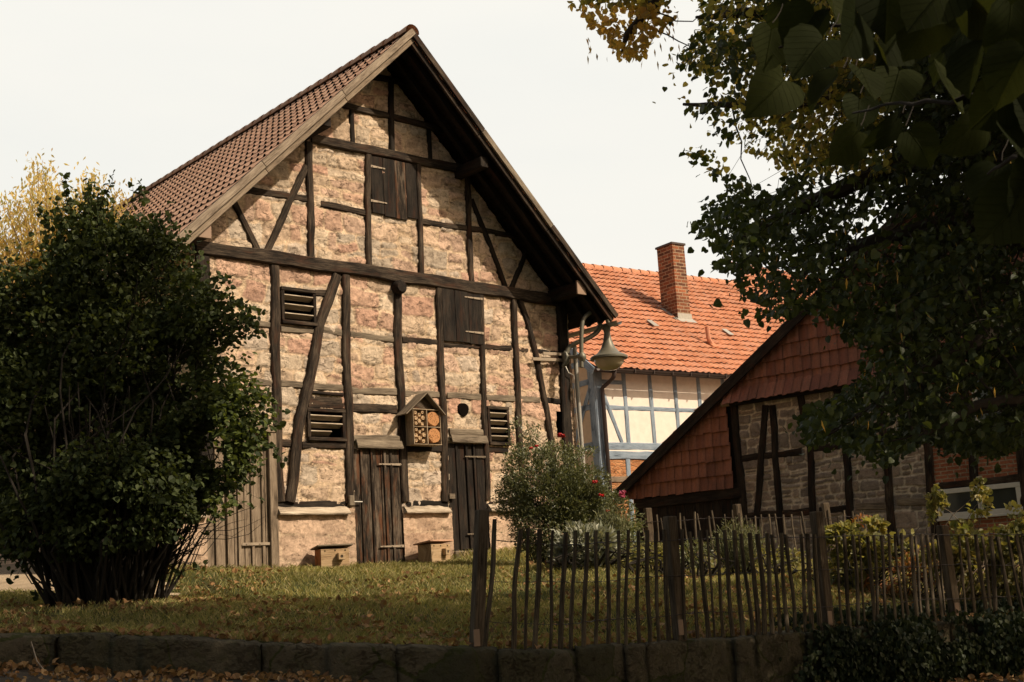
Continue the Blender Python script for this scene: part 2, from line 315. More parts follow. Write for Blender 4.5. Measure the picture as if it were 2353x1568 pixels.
# ------------------------------------------------------------------ ground
def A(x, y, Y): p = aty(x, y, Y); return (p.x, p.y, p.z)
GB = Frame(aty(865, 1305, 20), 41.44)          # the barn's gable plane
WT = [A(-250, 1452, 11.0), A(0, 1455, 11.), A(400, 1462, 11.), A(700, 1480, 11.), A(1080, 1492, 11.), A(1300, 1492, 11.4), A(1500, 1474, 12.), A(1850, 1452, 12.9), A(2190, 1425, 14.), A(2450, 1415, 14.5)]
LAWN = WT + [tuple(GB.world(u, 0, z)) for u, z in ((-3.5, .09), (-2.5, .02), (-1, 0), (.5, .0), (2, .15), (3.2, .2), (4.5, .25))] + \
    [A(75, 1320, 20), A(75, 1295, 22), A(250, 1388, 14), (1.9, 19.5, 1.6), (4.8, 20.5, 1.55), (.7, 18, 1.85), A(700, 1390, 14.5), A(1400, 1390, 14.), (5.6, 15.5, 1.1), (8, 24, 1.6), (3, 17, 1.5),
     (2, 33, 2.3), (-9, 27, 2.78), (-14, 21, 2.4), (-20, 30, 2.9), (12, 20, 1.5), (15, 30, 1.8), (0, 45, 2.6), (-5, 30, 2.6), (30, 60, 2.4), (-30, 60, 3.), (10, 15, 1.0), (-8, 14, 1.9), (-14, 12, 1.9)]
ROAD = [A(-250, 1530, 10.8), A(0, 1540, 10.8), A(400, 1550, 10.8), A(560, 1568, 10.8), A(1100, 1602, 10.8), A(1500, 1602, 11.6), A(1850, 1592, 12.6), A(2100, 1580, 13.4), A(2353, 1550, 14.), (0, 4, .25), (-4, 5, .6), (4, 5, .05), (0, -5, 0), (8, 12, .2), (-12, 8, 1.2), (14, 8, .0)]
LA = np.array(LAWN); RA = np.array(ROAD)
def idw(P, x, y, p=3.):
    x = np.asarray(x, float); y = np.asarray(y, float)
    d = np.sqrt((x[..., None] - P[:, 0]) ** 2 + (y[..., None] - P[:, 1]) ** 2) + .25; w = d ** -p
    return (w * P[:, 2]).sum(-1) / w.sum(-1)
def roadz(x, y): return idw(RA, x, y)
WX = np.array([p[0] for p in WT]); WY = np.array([p[1] for p in WT])
def wally(x): return np.interp(x, WX, WY)
WZ = np.array([p[2] for p in WT])
def lawnz(x, y):
    x = np.asarray(x, float); y = np.asarray(y, float); t = np.clip((y - np.interp(x, WX, WY) - .15) / 1.3, 0, 1); t = t * t * (3 - 2 * t)
    return np.where((x > -8) & (x < 7.5), (np.interp(x, WX, WZ) + .004) * (1 - t) + idw(LA, x, y) * t, idw(LA, x, y))
def grid_sheet(name, xs, ys, zf, mat, keep=None, bumpy=0.):
    X, Y = np.meshgrid(xs, ys); Z = zf(X, Y)
    if bumpy: Z = Z + RNG.normal(0, bumpy, Z.shape)
    nx, ny = len(xs), len(ys); V = np.stack([X, Y, Z], -1).reshape(-1, 3)
    i, j = np.meshgrid(np.arange(nx - 1), np.arange(ny - 1)); a = (j * nx + i).ravel(); Fc = np.stack([a, a + 1, a + nx + 1, a + nx], -1)
    if keep is not None:
        c = V[Fc].mean(1); Fc = Fc[keep(c[:, 0], c[:, 1])]
    return npmesh(name, V, Fc, mat, smooth=True)
def _lawnmat():
    s = NT('lawn_soil'); tc = s.n('ShaderNodeTexCoord'); v = tc.outputs['Object']
    c = s.ramp(s.noise(v, 1.2, 6, .7), [(.35, (.055, .05, .02)), (.55, (.06, .07, .022)), (.7, (.10, .075, .035))]); c = s.mix(.6, c, s.ramp(s.noise(v, 30, 5, .7), [(.3, .4), (.7, 1.3)]), 'MULTIPLY')
    return s.done(c, .95, s.bump(s.noise(v, 25, 6, .7), .8, .03), spec=.1)
def _pathmat(name, a, b, sc=14):
    s = NT(name); tc = s.n('ShaderNodeTexCoord'); v = tc.outputs['Object']
    c = s.ramp(s.noise(v, 1.5, 6, .7), [(.35, a), (.65, b)]); c = s.mix(.6, c, s.ramp(s.noise(v, sc * 3, 5, .75), [(.3, .45), (.7, 1.3)]), 'MULTIPLY')
    return s.done(c, .95, s.bump(s.noise(v, sc, 6, .75), .8, .03), spec=.1)
M['lawn'] = _lawnmat(); M['path'] = _pathmat('sandy_path', (.36, .27, .18), (.50, .39, .27)); M['road'] = _pathmat('dirty_asphalt', (.05, .042, .034), (.09, .07, .05))
def nonuni(*segs):
    out = [segs[0][0]]
    for a, b, n in segs: out += list(np.linspace(a, b, n + 1)[1:])
    return np.array(out)
yy = nonuni((0, .02, 1), (.02, 1, 4), (1, 14, 70), (14, 60, 60), (60, 400, 14)); xx = nonuni((-400, -30, 12), (-30, -8, 30), (-8, 9, 110), (9, 30, 30), (30, 400, 12))
# the lawn sheet follows the wall line: y is measured from it
def lawn_sheet():
    X, T = np.meshgrid(xx, yy); Y = wally(X) + .05 + T; Z = lawnz(X, Y) - .01; Z[0] -= .6
    nx, ny = len(xx), len(yy); V = np.stack([X, Y, Z], -1).reshape(-1, 3); i, j = np.meshgrid(np.arange(nx - 1), np.arange(ny - 1)); a = (j * nx + i).ravel()
    return npmesh('lawn', V, np.stack([a, a + 1, a + nx + 1, a + nx], -1), M['lawn'], smooth=True)
tag(lawn_sheet(), 'mown grass lawn rising from the low stone wall to the barn', 'lawn', kind='structure')
rx = nonuni((-400, -20, 10), (-20, 20, 80), (20, 400, 10)); ry = nonuni((-400, -10, 10), (-10, 15, 50))
tag(grid_sheet('road', rx, ry, lambda X, Y: roadz(X, Y), M['road'], keep=lambda x, y: y < wally(x) + .6), 'dark leaf strewn road in front of the low stone wall', 'road', kind='structure')
def path_keep(x, y): return (x < -4.75 - .34 * (y - 16.5) + .25 * np.sin(y * 2.1)) & (y > 15.9 + .12 * (-x - 6) + .2 * np.sin(x * 1.7)) & (y < 26.5)
tag(grid_sheet('path', np.linspace(-22, -4, 120), np.linspace(15, 27, 90), lambda X, Y: lawnz(X, Y) + .012, M['path'], keep=path_keep), 'sunlit sandy path left of the barn behind the big dark shrub', 'path', kind='structure')
# ------------------------------------------------------------------ retaining wall of stone blocks
def retaining_wall():
    mat = mat_rubble('mossy_dark_stone', 1.1, 1.0, [(.10, .09, .06), (.135, .115, .08), (.075, .07, .045), (.115, .10, .07)], (.07, .075, .03), .012, .05, .3, smear=.45)
    nt = mat.node_tree
    tot = 0; seg = []
    pts = [Vector(p) for p in WT]
    # walk along the wall laying blocks
    P = []; 
    for a, b in zip(pts[:-1], pts[1:]):
        n = max(2, int((b - a).length / .05))
        for i in range(n): P.append(a.lerp(b, i / n))
    P.append(pts[-1])
    V = []; Fc = []
    i = 0; rnd = random.Random(3)
    while i < len(P) - 3:
        L = rnd.choice([5, 9, 11, 13, 15, 17, 20, 12]); j = min(i + L, len(P) - 1)
        top = rnd.uniform(-.012, .014); fr = rnd.uniform(-.03, .03); tilt = rnd.uniform(-.02, .02)
        base = len(V); ns = j - i; K2 = 9
        for k in range(ns + 1):
            q = P[i + k].copy(); e = min(k, ns - k) / 1.4; rnde = max(0, 1 - e) * .022 * rnd.random()
            if k == 0: q = q.lerp(P[i + 1], .04)
            if k == ns: q = q.lerp(P[i + k - 1], .04)
            zb = float(roadz(q.x, q.y)) - .15; zt = q.z + top - rnde + rnd.uniform(-.006, .006)
            yf = q.y - .10 + fr + tilt * (k / ns - .5) + rnde
            prof = [(q.y + .32, zt - .02), (q.y + .12, zt + .008), (yf + .05, zt), (yf + .012, zt - .02), (yf, zt - .06), (yf + .008, zt - .14), (yf - .004, zt - .24), (yf + .012, zt - .36), (yf, zb)]
            for (y, z) in prof: V.append((q.x + rnd.uniform(-.004, .004), y + rnd.uniform(-.010, .010), z + rnd.uniform(-.006, .006)))
        for k in range(ns):
            for m in range(K2 - 1):
                a = base + k * K2 + m; Fc.append((a, a + K2, a + K2 + 1, a + 1))
        # ends as quads
        for e0 in (base, base + ns * K2):
            Fc += [(e0, e0 + 1, e0 + 2, e0 + 3), (e0, e0 + 3, e0 + 4, e0 + 5), (e0, e0 + 5, e0 + 6, e0 + 7), (e0, e0 + 7, e0 + 8, e0 + 8)] if False else [(e0, e0 + 1, e0 + 2, e0 + 3), (e0, e0 + 3, e0 + 4, e0 + 5), (e0, e0 + 5, e0 + 6, e0 + 7)]
        i = j
    base = len(V)                                 # packed earth and mortar core behind the blocks
    for q in P:
        zb = float(roadz(q.x, q.y)) - .15
        V += [(q.x, q.y + .30, q.z - .03), (q.x, q.y - .03, q.z - .035), (q.x, q.y - .045, zb), (q.x, q.y + .30, zb)]
    for i in range(len(P) - 1):
        for m in range(2): a = base + i * 4 + m; Fc.append((a, a + 4, a + 5, a + 1))
    o = npmesh('retaining_wall', V, Fc, mat, smooth=True)
    tag(o, 'low dark mossy retaining wall of big stone blocks along the road', 'stone wall')
retaining_wall()
# ------------------------------------------------------------------ timber beam in a facade's local frame
def beam(name, parent, pts, w, proud=.04, mat=None, back=.08, wob=.012, label=None, k0=None):
    """pts: list of (u,z) along the beam"""
    mat = mat or M['beam']; P = [Vector((p[0], p[1])) for p in pts]
    Q = []
    for a, b in zip(P[:-1], P[1:]):
        n = max(1, int((b - a).length / .22)); Q += [a.lerp(b, i / n) for i in range(n)]
    Q.append(P[-1]); mb = MB(); rings = []; ph = random.random() * 9
    for i, q in enumerate(Q):
        t = (Q[min(i + 1, len(Q) - 1)] - Q[max(i - 1, 0)]).normalized(); nn = Vector((-t.y, t.x))
        c = q + nn * (wob * sin(ph + i * .9) * .6 + random.uniform(-wob, wob) * .35); hw = w / 2 * (1 + random.uniform(-.07, .07)); fr = proud + random.uniform(-.006, .006); ch = min(.018, w * .15)
        def pt(s, y): return (c.x + nn.x * s, y, c.y + nn.y * s)
        rings.append([pt(-hw, back), pt(-hw, -fr + ch), pt(-hw + ch, -fr), pt(0, -fr - .003), pt(hw - ch, -fr), pt(hw, -fr + ch), pt(hw, back)])
    mb.loft(rings); return mb.build(name, mat, parent, label=label)
def wall_panel(name, outline, mat, parent, y=0., res=None, holes=(), thick=None, label=None):
    """vertical panel in plane y of the frame; outline: convex/concave polygon of (u,z)"""
    if res is None:
        me = bpy.data.meshes.new(name); me.from_pydata([(u, y, z) for u, z in outline], [], [tuple(range(len(outline)))]); me.update()
        o = link(name, me, mat, parent)
        if label: o['label'] = label
        return o
    us = [p[0] for p in outline]; zs = [p[1] for p in outline]
    nx = int((max(us) - min(us)) / res) + 1; nz = int((max(zs) - min(zs)) / res) + 1
    X, Z = np.meshgrid(np.linspace(min(us), max(us), nx), np.linspace(min(zs), max(zs), nz))
    i, j = np.meshgrid(np.arange(nx - 1), np.arange(nz - 1)); a = (j * nx + i).ravel(); Fc = np.stack([a, a + 1, a + nx + 1, a + nx], -1)
    V = np.stack([X, np.full_like(X, y), Z], -1).reshape(-1, 3); C = V[Fc].mean(1); cx, cz = C[:, 0], C[:, 2]
    inside = np.zeros(len(C), bool); n = len(outline)
    for k in range(n):
        x1, z1 = outline[k]; x2, z2 = outline[(k + 1) % n]
        cond = ((z1 > cz) != (z2 > cz)) & (cx < (x2 - x1) * (cz - z1) / ((z2 - z1) or 1e-9) + x1); inside ^= cond
    for (x0, x1, z0, z1) in holes: inside &= ~((cx > x0) & (cx < x1) & (cz > z0) & (cz < z1))
    Fc = Fc[inside]; used = np.unique(Fc); rm = np.zeros(len(V), int); rm[used] = np.arange(len(used))
    o = npmesh(name, V[used], rm[Fc], mat, parent, smooth=True)
    if label: o['label'] = label
    return o
def cut(o, co, no):
    """drop what lies on the +no side of the plane"""
    bm = bmesh.new(); bm.from_mesh(o.data)
    bmesh.ops.bisect_plane(bm, geom=bm.verts[:] + bm.edges[:] + bm.faces[:], plane_co=Vector(co), plane_no=Vector(no), clear_outer=True)
    bm.to_mesh(o.data); bm.free(); return o
def tile_sheet(name, parent, O, U, Vd, N, ncol, nrow, cw, rh, mat, lift=.035, roll=.03, th=.012, jit=.004, rollw=.35, open_roll=True, seed=1, label=None, shade_flap=None):
    """overlapping clay tiles: O top corner, U along the courses, Vd down the slope, N outward"""
    O, U, Vd, N = [np.array(tuple(a), float) for a in (O, U, Vd, N)]
    r = np.random.default_rng(seed); ks = np.linspace(0, 1, 8)
    d = np.minimum(ks, 1 - ks) * 0 + np.abs(ks - .72) ; h = roll * np.clip(np.cos(np.clip(d / rollw, 0, 1) * pi / 2), 0, 1) ** 1.2 - roll * .15 * np.sin(ks * pi)
    nk = len(ks); V = []; Fc = []; vb = 0
    ci, ri = np.meshgrid(np.arange(ncol), np.arange(nrow)); ci = ci.ravel(); ri = ri.ravel(); n = len(ci)
    jl = r.normal(0, jit, n); jv = r.normal(0, jit * 1.5, n); skew = r.normal(0, jit * .8, n)
    def P(u, v, z): return O + u[..., None] * U + v[..., None] * Vd + z[..., None] * N
    uu = (ci[:, None] + ks[None, :] * 1.015) * cw
    top = P(uu, (ri * rh - rh * .18)[:, None] + 0 * uu, h[None, :] * .9 + 0 * uu)
    bv = ((ri + 1) * rh + jv)[:, None] + skew[:, None] * (ks[None, :] - .5) * 2
    bot = P(uu, bv, h[None, :] + lift + jl[:, None]); botl = P(uu, bv, (h[None, :] * (1 if open_roll else .0) + lift + jl[:, None]) - th - (0 if open_roll else 0))
    Vv = np.stack([top, bot, botl], 1).reshape(-1, 3); base = np.arange(n) * 3 * nk
    fs = []
    for k in range(nk - 1):
        fs.append(np.stack([base + k, base + nk + k, base + nk + k + 1, base + k + 1], -1)); fs.append(np.stack([base + nk + k, base + 2 * nk + k, base + 2 * nk + k + 1, base + nk + k + 1], -1))
    o = npmesh(name, Vv, np.concatenate(fs), mat, parent, smooth=False)
    if label: o['label'] = label
    if shade_flap:                                   # dark flaps at each lap, painted shade for the hollow roll ends
        w, hh = shade_flap; nc = np.array([(-.5, 0.), (.5, 0.), (.46, .6), (.2, 1.), (-.2, 1.), (-.46, .6)]); uc = (ci + .72) * cw
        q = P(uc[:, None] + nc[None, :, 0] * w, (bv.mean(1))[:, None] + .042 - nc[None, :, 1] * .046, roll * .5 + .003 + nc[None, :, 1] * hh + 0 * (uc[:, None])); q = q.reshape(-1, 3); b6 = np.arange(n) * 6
        npmesh('roll_end_shade', q, np.concatenate([np.stack([b6, b6 + 1, b6 + 2, b6 + 5], -1), np.stack([b6 + 5, b6 + 2, b6 + 3, b6 + 4], -1)]), M['dark'], o)
    return o
def uzl(fr, lst, cf, off=0): return [fr.uz(cf(*p), off) for p in lst]
def board(mb, u0, u1, y0, y1, z0, z1, bev=.004): mb.bx(u0, u1, y0, y1, z0, z1, bev)
def vnoise(P, sc, seed=0):
    r = np.random.default_rng(seed); T = r.random((64, 64)); q = P * sc; i = np.floor(q).astype(int); f = q - i; f = f * f * (3 - 2 * f); o = 0
    for a in (0, 1):
        for b in (0, 1): o = o + (f[:, 0] if a else 1 - f[:, 0]) * (f[:, 1] if b else 1 - f[:, 1]) * T[(i[:, 0] + a) % 64, (i[:, 1] + b) % 64]
    return o
def fbm(P, sc, seed, n=4, g=.55): 
    o = 0; w = 1; t = 0
    for k in range(n): o = o + w * vnoise(P, sc * 2 ** k, seed + k); t += w; w *= g
    return o / t
def masonry(o, courses, widths, pal, jw=.018, smear=.5, relief=.014, rough=.010, warp=.05, seed=1, split=.25):
    """lay coursed rubble over a gridded wall panel: real relief plus per-stone colour"""
    me = o.data; n = len(me.vertices); co = np.empty(n * 3, np.float32); me.vertices.foreach_get('co', co); co = co.reshape(-1, 3); P = co[:, [0, 2]].astype(float) + 20.
    r = np.random.default_rng(seed); W1 = np.stack([fbm(P, 1.6, seed + 10, 3), fbm(P, 1.6, seed + 20, 3)], -1) - .5; W2 = np.stack([fbm(P, 9., seed + 30, 3), fbm(P, 9., seed + 40, 3)], -1) - .5
    Q = P + W1 * warp * 4 + W2 * warp
    zs = [float(Q[:, 1].min()) - .3]
    while zs[-1] < Q[:, 1].max() + .3: zs.append(zs[-1] + r.uniform(*courses))
    zs = np.array(zs); ci = np.clip(np.searchsorted(zs, Q[:, 1]) - 1, 0, len(zs) - 2); dz = np.minimum(Q[:, 1] - zs[ci], zs[ci + 1] - Q[:, 1])
    dx = np.zeros(n); sid = np.zeros(n, int); base = 0
    for c in range(len(zs) - 1):
        m = np.where(ci == c)[0]
        xs = [float(Q[:, 0].min()) - r.uniform(.2, .7)]
        while xs[-1] < Q[:, 0].max() + .3: xs.append(xs[-1] + r.uniform(*widths) * (1.5 if r.random() < .18 else 1))
        xs = np.array(xs)
        if len(m):
            slant = Q[m, 0] + (Q[m, 1] - zs[c]) * np.sin(np.floor(Q[m, 0] * 1.7) * 3.1) * .12
            k = np.clip(np.searchsorted(xs, slant) - 1, 0, len(xs) - 2); a = np.minimum(slant - xs[k], xs[k + 1] - slant); ids = k * 2
            spl = (r.random(len(xs)) < split)[k]; zm = (zs[c] + zs[c + 1]) / 2 + (r.random(len(xs))[k] - .5) * .08; lo = Q[m, 1] < zm; ids = ids + (spl & ~lo)
            dz[m] = np.where(spl, np.minimum(dz[m], np.abs(Q[m, 1] - zm)), dz[m]); dx[m] = a; sid[m] = base + ids
        base += 2 * len(xs) + 2
    d = np.minimum(dx, dz); _u = np.clip(.045 - np.hypot(np.clip(.05 - dx, 0, 1), np.clip(.05 - dz, 0, 1)) * -1, 0, 0); cr = np.hypot(np.clip(.06 - dx, 0, 1), np.clip(.06 - dz, 0, 1)); d = np.minimum(d, .06 - cr)
    sm = fbm(P, 1.3, seed + 50, 4); sm2 = fbm(P, 6., seed + 60, 4); jwid = jw * (.5 + 1.0 * sm2) + smear * .16 * np.clip(sm - .46, 0, 1) + smear * .22 * np.clip(sm2 - .55, 0, 1)
    mort = np.clip(1 - (d - jwid) / .012, 0, 1); mort[d < jwid] = 1; crev = np.exp(-((d - jwid - .004) / .010) ** 2) * np.clip((fbm(P, 5., seed + 90, 3) - .42) * 8, 0, 1)
    pal = np.array(pal); nst = base + 5; pc = pal[r.integers(0, len(pal), nst)] * r.uniform(.86, 1.12, (nst, 1)); hgt = r.uniform(-.5, 1, nst)
    fine = fbm(P, 14., seed + 70, 4, .65) - .5; med = fbm(P * np.array([1, 1.8]), 4.5, seed + 80, 3) - .5
    out = (1 - mort) * (relief * (.45 + .55 * hgt[sid])) + fine * rough * 2 + med * rough * 2. + mort * smear * .006 - crev * .008
    co[:, 1] -= out.astype(np.float32); me.vertices.foreach_set('co', co.ravel())
    ca = me.color_attributes.new('stone', 'FLOAT_COLOR', 'POINT'); C = np.concatenate([pc[sid] * ((1 + fine * .7 + med * .5) * (1 - .55 * crev))[:, None], (mort * (1 - .5 * crev))[:, None]], -1).astype(np.float32); ca.data.foreach_set('color', C.ravel()); me.update()
def mat_masonry(name, mortar, dirt=(.84, .79, .73), bump=.012, mvar=.5, crk=.85):
    s = NT(name); v, z = s.wallvec(); a = s.n('ShaderNodeAttribute', attribute_name='stone'); mc = s.mix(mvar, mortar, s.ramp(s.noise(v, 20, 6, .7), [(.3, .6), (.6, 1.08)]), 'MULTIPLY')
    c = s.mix(a.outputs['Alpha'], a.outputs['Color'], mc); n1 = s.noise(v, 26, 6, .7); n2 = s.noise(s.mapping(v, (1, 1.6, 1)), 7, 7, .72, .5)
    c = s.mix(.6, c, s.ramp(n1, [(.32, .5), (.62, 1.2)]), 'MULTIPLY'); pit = s.ramp(n2, [(.355, 0.), (.42, 1.)]); c = s.mix(pit, s.mix(.7, c, (.14, .09, .055)), c)
    c = s.mix(.6, c, s.ramp(s.noise(v, .7, 4, .6), [(.35, dirt), (.62, (1.05, 1.04, 1.02))]), 'MULTIPLY')
    rg = s.ramp(s.math('ABSOLUTE', s.math('SUBTRACT', s.noise(s.mapping(v, (1, 1.7, 1), (3, 1, 0)), 5.5, 5, .62, .35), .5)), [(.004, 1.), (.017, 0.)]); rg = s.math('MULTIPLY', rg, s.ramp(s.noise(v, 3.3, 2, .5), [(.46, 0.), (.56, .85)]))
    c = s.mix(s.math('MULTIPLY', rg, crk), c, (.09, .055, .035))
    return s.done(c, .95, s.bump(s.math('SUBTRACT', s.math('ADD', s.math('MULTIPLY', n1, .7), s.math('MULTIPLY', pit, .5)), s.math('MULTIPLY', rg, .9 * crk)), .9, bump), spec=.08)
M['barnstone'] = mat_masonry('barn_rubble', (.66, .50, .35), bump=.024, crk=.6); M['barnblock'] = mat_masonry('plinth_blocks', (.56, .43, .31), bump=.010, mvar=.3, crk=.4); M['sidestone'] = mat_masonry('grey_brown_rubble', (.62, .55, .45), bump=.012, crk=.4)
WARMPAL = [(.60, .46, .34), (.56, .42, .31), (.54, .36, .27), (.58, .47, .36), (.48, .40, .32), (.52, .33, .25), (.58, .43, .32), (.51, .42, .34), (.55, .39, .30), (.62, .50, .38)]
BLOCKPAL = [(.52, .38, .28), (.48, .345, .255), (.50, .36, .265), (.54, .395, .29)]
GREYPAL = [(.26, .22, .19), (.22, .19, .165), (.30, .245, .205), (.33, .265, .215), (.25, .215, .19), (.28, .225, .185)]
# ================================================================== THE BARN
barn = empty('half_timbered_barn', GB.o, GB.yaw, 'tall stone filled half timbered barn gable with brown tiled roof and three plank doors', 'barn')
G = lambda cf, *pts, off=0.: [GB.uz(cf(*p), off) for p in pts]
dd = lambda x, y: (x, y)
UL, UR = -3.05, 4.44; APU, APZ = .53, 8.68; SL, SR = .977, 1.02    # roof top line
def roofz(u): return APZ - (APU - u) * SL if u < APU else APZ - (u - APU) * SR
vents = []
def rect(cf, x0, y0, x1, y1, off=0):
    (a, b), (c, d) = GB.uz(cf(x0, y0), off), GB.uz(cf(x1, y1), off); return min(a, c), max(a, c), min(b, d), max(b, d)
V1 = (*[GB.uz(c3(782, 440))[0], GB.uz(c3(1010, 460))[0]], GB.uz(c3(895, 560))[1], GB.uz(c3(895, 322))[1])
V2 = (*[GB.uz(c3(952, 1200))[0], GB.uz(c3(1200, 1210))[0]], GB.uz(c3(1080, 1318))[1], GB.uz(c3(1080, 1106))[1])
V3 = (*[GB.uz(c4(824, 1200))[0], GB.uz(c4(965, 1210))[0]], GB.uz(c4(895, 1345))[1], GB.uz(c4(895, 1092))[1])
hole = (*[GB.uz(c4(640, 1110))[0], GB.uz(c4(692, 1110))[0]], GB.uz(c4(665, 1140))[1], GB.uz(c4(665, 1078))[1])
slot = (*[GB.uz(c4(1282, 1200))[0], GB.uz(c4(1318, 1200))[0]], GB.uz(c4(1300, 1290))[1], GB.uz(c4(1300, 1125))[1])
D1 = (GB.uz(c5(262, 700))[0], GB.uz(c5(685, 700))[0], -.05, GB.uz(c5(600, 78))[1])
D2 = (GB.uz(c5(1148, 500))[0], GB.uz(c5(1443, 500))[0], -.02, GB.uz(c5(1290, 178))[1])
D3 = (GB.uz(c5(1722, 450))[0], GB.uz(c5(1950, 450))[0], .22, GB.uz(c5(1830, 145))[1])
allh = [(a + .03, b - .03, c + .03, d - .03) for a, b, c, d in (V1, V2, V3)] + [hole, slot] + [(a + .02, b - .02, c - .3, d - .02) for a, b, c, d in (D1, D2, D3)]
SILL = GB.uz((800, 1172))[1]
gw = wall_panel('gable_wall', [(UL, SILL - .05), (UR, SILL - .05), (UR, roofz(UR) - .3), (APU, APZ - .3), (UL, roofz(UL) - .3)], M['barnstone'], barn, -.005, .021, allh); masonry(gw, (.17, .38), (.20, .56), WARMPAL, .006, .42, .020, .017, .05, 3)
pw_ = wall_panel('plinth_wall', [(UL - .3, -.35), (UR, -.35), (UR, SILL + .02), (UL - .3, SILL + .02)], M['barnblock'], barn, -.05, .025, [(a + .02, b - .02, -.24, d) for a, b, c, d in (D1, D2, D3)]); masonry(pw_, (.28, .45), (.5, 1.1), BLOCKPAL, .003, .1, .010, .013, .02, 5, 0)
DEP = 10.6
for nm, u in (('side_wall', UL), ('side_wall', UR)):
    mb = MB(); mb.quad((u, 0.01, SILL), (u, DEP, SILL), (u, DEP, roofz(u) - .25), (u, 0.01, roofz(u) - .25)); mb.build(nm, M['rubble2'], barn)
mb = MB(); mb.quad((UL - .3, -.05, -.4), (UL - .3, DEP, -.4), (UL - .3, DEP, SILL), (UL - .3, -.05, SILL)); mb.quad((UL - .3, -.05, SILL), (UL - .3, DEP, SILL), (UL, DEP, SILL), (UL, -.05, SILL)); mb.build('side_plinth', M['ashlar'], barn)
mb = MB(); mb.quad((UR + .002, -.05, -.4), (UR + .002, DEP, -.4), (UR + .002, DEP, SILL), (UR + .002, -.05, SILL)); mb.build('side_plinth', M['ashlar'], barn)
wall_panel('back_wall', [(UL, -.4), (UR, -.4), (UR, roofz(UR) - .25), (APU, APZ - .3), (UL, roofz(UL) - .25)], M['rubble2'], barn, DEP)
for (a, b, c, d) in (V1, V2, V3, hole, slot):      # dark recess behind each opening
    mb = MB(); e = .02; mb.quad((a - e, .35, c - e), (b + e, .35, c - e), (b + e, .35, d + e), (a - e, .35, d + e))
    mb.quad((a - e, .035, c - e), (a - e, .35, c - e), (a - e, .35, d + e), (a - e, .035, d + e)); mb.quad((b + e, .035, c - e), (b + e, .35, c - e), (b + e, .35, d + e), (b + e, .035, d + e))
    mb.quad((a - e, .035, c - e), (b + e, .035, c - e), (b + e, .35, c - e), (a - e, .35, c - e)); mb.quad((a - e, .035, d + e), (b + e, .035, d + e), (b + e, .35, d + e), (a - e, .35, d + e)); mb.build('opening_recess', M['dark'], barn)
